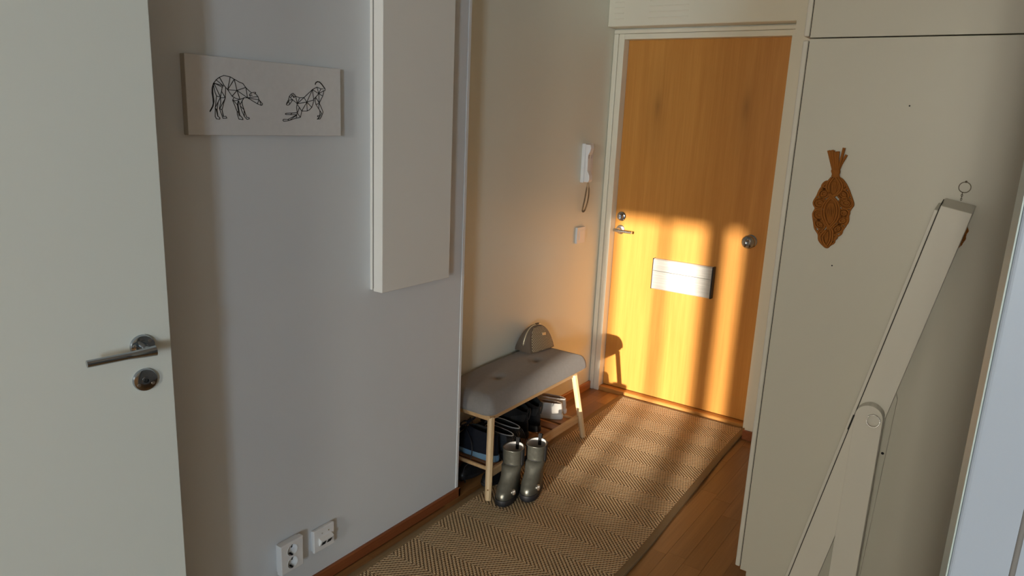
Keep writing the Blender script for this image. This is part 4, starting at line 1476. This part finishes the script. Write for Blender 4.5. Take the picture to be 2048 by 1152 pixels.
    for k in range(11):
        q = k / 10
        u_top = 255 + q * 130
        v_top = 100 + rnd.random() * 22
        if k >= 9:
            u_top, v_top = 418 + (k - 9) * 24, 78 + (k - 9) * 70
        bm = bmesh.new()
        d = 0.005 + 0.006 * rnd.random()
        P = smooth_path([mac_pt(305 + q * 52, 318, d) + sh, mac_pt(305 + q * 55 + (u_top - 305 - q * 55) * 0.35, 240, d) + sh, mac_pt(u_top, v_top, d) + sh], 6)
        tube(bm, P, [0.0030 + 0.0010 * i / (len(P) - 1) for i in range(len(P))], 7)
        obj('tassel_strand', bm, M['macrame'], t, smooth=True)
    t.location = (-0.425 + dx, 2.2495, 1.405 + dz)
    t.scale = (scale, 1, scale)
    return t


macrame('macrame_leaf', 'rust brown macrame leaf hanging on the wardrobe side, fully visible')
macrame('macrame_leaf', 'rust brown macrame leaf mostly hidden behind the white folding beam', 0.317, -0.070, 0.45)

# ================================================================== white folding beam leaning on the wardrobe
bb = thing('folding_beam', 'white wooden beam with hinged leg leaning against the wardrobe side', 'beam', (-0.29, 2.19, 0))
TL = math.radians(10.95)
ax = Vector((math.sin(TL), 0, math.cos(TL)))
px_ = Vector((math.cos(TL), 0, -math.sin(TL)))
O = Vector((-0.114, 0, 1.3675)) - ax * 1.3675 / math.cos(TL)     # axis point at floor level


def bp(a, y, s):
    """a across the beam, s along it from the floor"""
    p = O + px_ * a + ax * s
    return Vector((p.x, y, p.z))


def bar(a0, a1, y0, y1, s0, s1, slope=0.0, bev=0.0015):
    bm = bmesh.new()
    vs = [bm.verts.new(bp(*q)) for q in ((a0, y0, s0), (a1, y0, s0), (a1, y1, s0), (a0, y1, s0), (a0, y0, s1 - slope), (a1, y0, s1 - slope), (a1, y1, s1), (a0, y1, s1))]
    for q in ((3, 2, 1, 0), (4, 5, 6, 7), (0, 1, 5, 4), (1, 2, 6, 5), (2, 3, 7, 6), (3, 0, 4, 7)):
        bm.faces.new([vs[i] for i in q])
    if bev:
        bmesh.ops.bevel(bm, geom=list(bm.edges), offset=bev, segments=2, profile=0.5, affect='EDGES')
    return bm


ST = 1.3675 / math.cos(TL)
obj('front_board', bar(-0.0365, 0.0365, 2.165, 2.232, 0.01, ST + 0.018, 0.016), M['wardrobe_edge'], bb)
obj('joint_line', bar(-0.0385, -0.0366, 2.1665, 2.200, 0.01, ST + 0.016, 0.014, 0), M['gap'], bb)
bkb = obj('side_board', bar(-0.0475, -0.0386, 2.1675, 2.236, 0.01, ST + 0.002, 0.014), M['wardrobe_edge'], bb)
obj('finger_notch', bar(-0.0412, -0.0378, 2.1662, 2.19, 0.722, 0.770, 0, 0), M['gap'], bkb)
# hinged leg with a round head
bm = bmesh.new()
pts = [(-0.2635, 0.012), (-0.1925, 0.012), (-0.1925, 0.780)]
for i in range(1, 16):
    th = math.pi * i / 16
    pts.append((-0.228 + 0.0355 * math.cos(th), 0.780 + 0.0355 * math.sin(th)))
pts.append((-0.2635, 0.780))
prism(bm, pts, 1, 2.127, 2.1630, bev=0.0012)
hl = obj('hinged_leg', bm, M['wardrobe_edge'], bb, label='hinged leg with rounded top')
bm = bmesh.new()
prism(bm, [(-0.262, 0.012), (-0.1985, 0.012), (-0.1755, 0.815), (-0.181, 0.832), (-0.192, 0.838), (-0.240, 0.838)], 1, 2.2335, 2.2485, bev=0.0012)
sl = obj('rear_leg', bm, M['wardrobe'], bb)
bm = bmesh.new()
lathe(bm, [(0.0042, 0), (0.0038, 0.0008), (0, 0.0008)], 12, frame((-0.1885, 2.2335, 0.645), (0, -1, 0)))
obj('screw_hole', bm, M['dark_hole'], sl)
# ring pin at the hinge
bm = bmesh.new()
tube(bm, [(-0.230, 2.127, 0.781), (-0.230, 2.113, 0.781)], 0.0030, 10)
pn = obj('pivot_pin', bm, M['steel'], bb, smooth=True, sharp=50, label='steel pin with pull ring')
bm = bmesh.new()
cc = Vector((-0.2145, 2.1165, 0.777))
tube(bm, [cc + Vector((0.0165 * math.cos(t_), 0.004 * math.sin(t_), 0.0165 * math.sin(t_))) for t_ in [2 * math.pi * i / 36 for i in range(36)]], 0.0014, 7, closed=True)
obj('pull_ring', bm, M['steel'], pn, smooth=True)
# key ring and chain from which the beam hangs
kr = thing('hanging_ring', 'small metal ring with chain hung above the white beam', 'ring', (-0.108, 2.245, 1.414))
bm = bmesh.new()
cc = Vector((-0.1085, 2.243, 1.4225))
tube(bm, [cc + Vector((0.0135 * math.cos(t_), -0.002, 0.0135 * math.sin(t_))) for t_ in [2 * math.pi * i / 36 for i in range(36)]], 0.0011, 7, closed=True)
obj('ring', bm, M['bronze'], kr, smooth=True)
bm = bmesh.new()
tube(bm, [(-0.1080, 2.250, 1.4365), (-0.1080, 2.238, 1.4365), (-0.1080, 2.2365, 1.4390)], 0.0017, 8)
lathe(bm, [(0.0032, 0.0), (0.003, 0.001), (0, 0.001)], 12, frame((-0.1080, 2.25, 1.4365), (0, -1, 0)))
obj('nail', bm, M['bronze'], kr, smooth=True, sharp=50)
for k in range(4):
    c = Vector((-0.1115, 2.238, 1.4068 - k * 0.0052))
    bm = bmesh.new()
    ux = Vector((1, 0, 0)) if k % 2 else Vector((0, 1, 0))
    tube(bm, [c + ux * 0.0018 * math.cos(t_) + Vector((0, 0, 0.0034 * math.sin(t_))) for t_ in [2 * math.pi * i / 12 for i in range(12)]], 0.0007, 5, closed=True)
    obj('chain_link', bm, M['bronze'], kr, smooth=True)
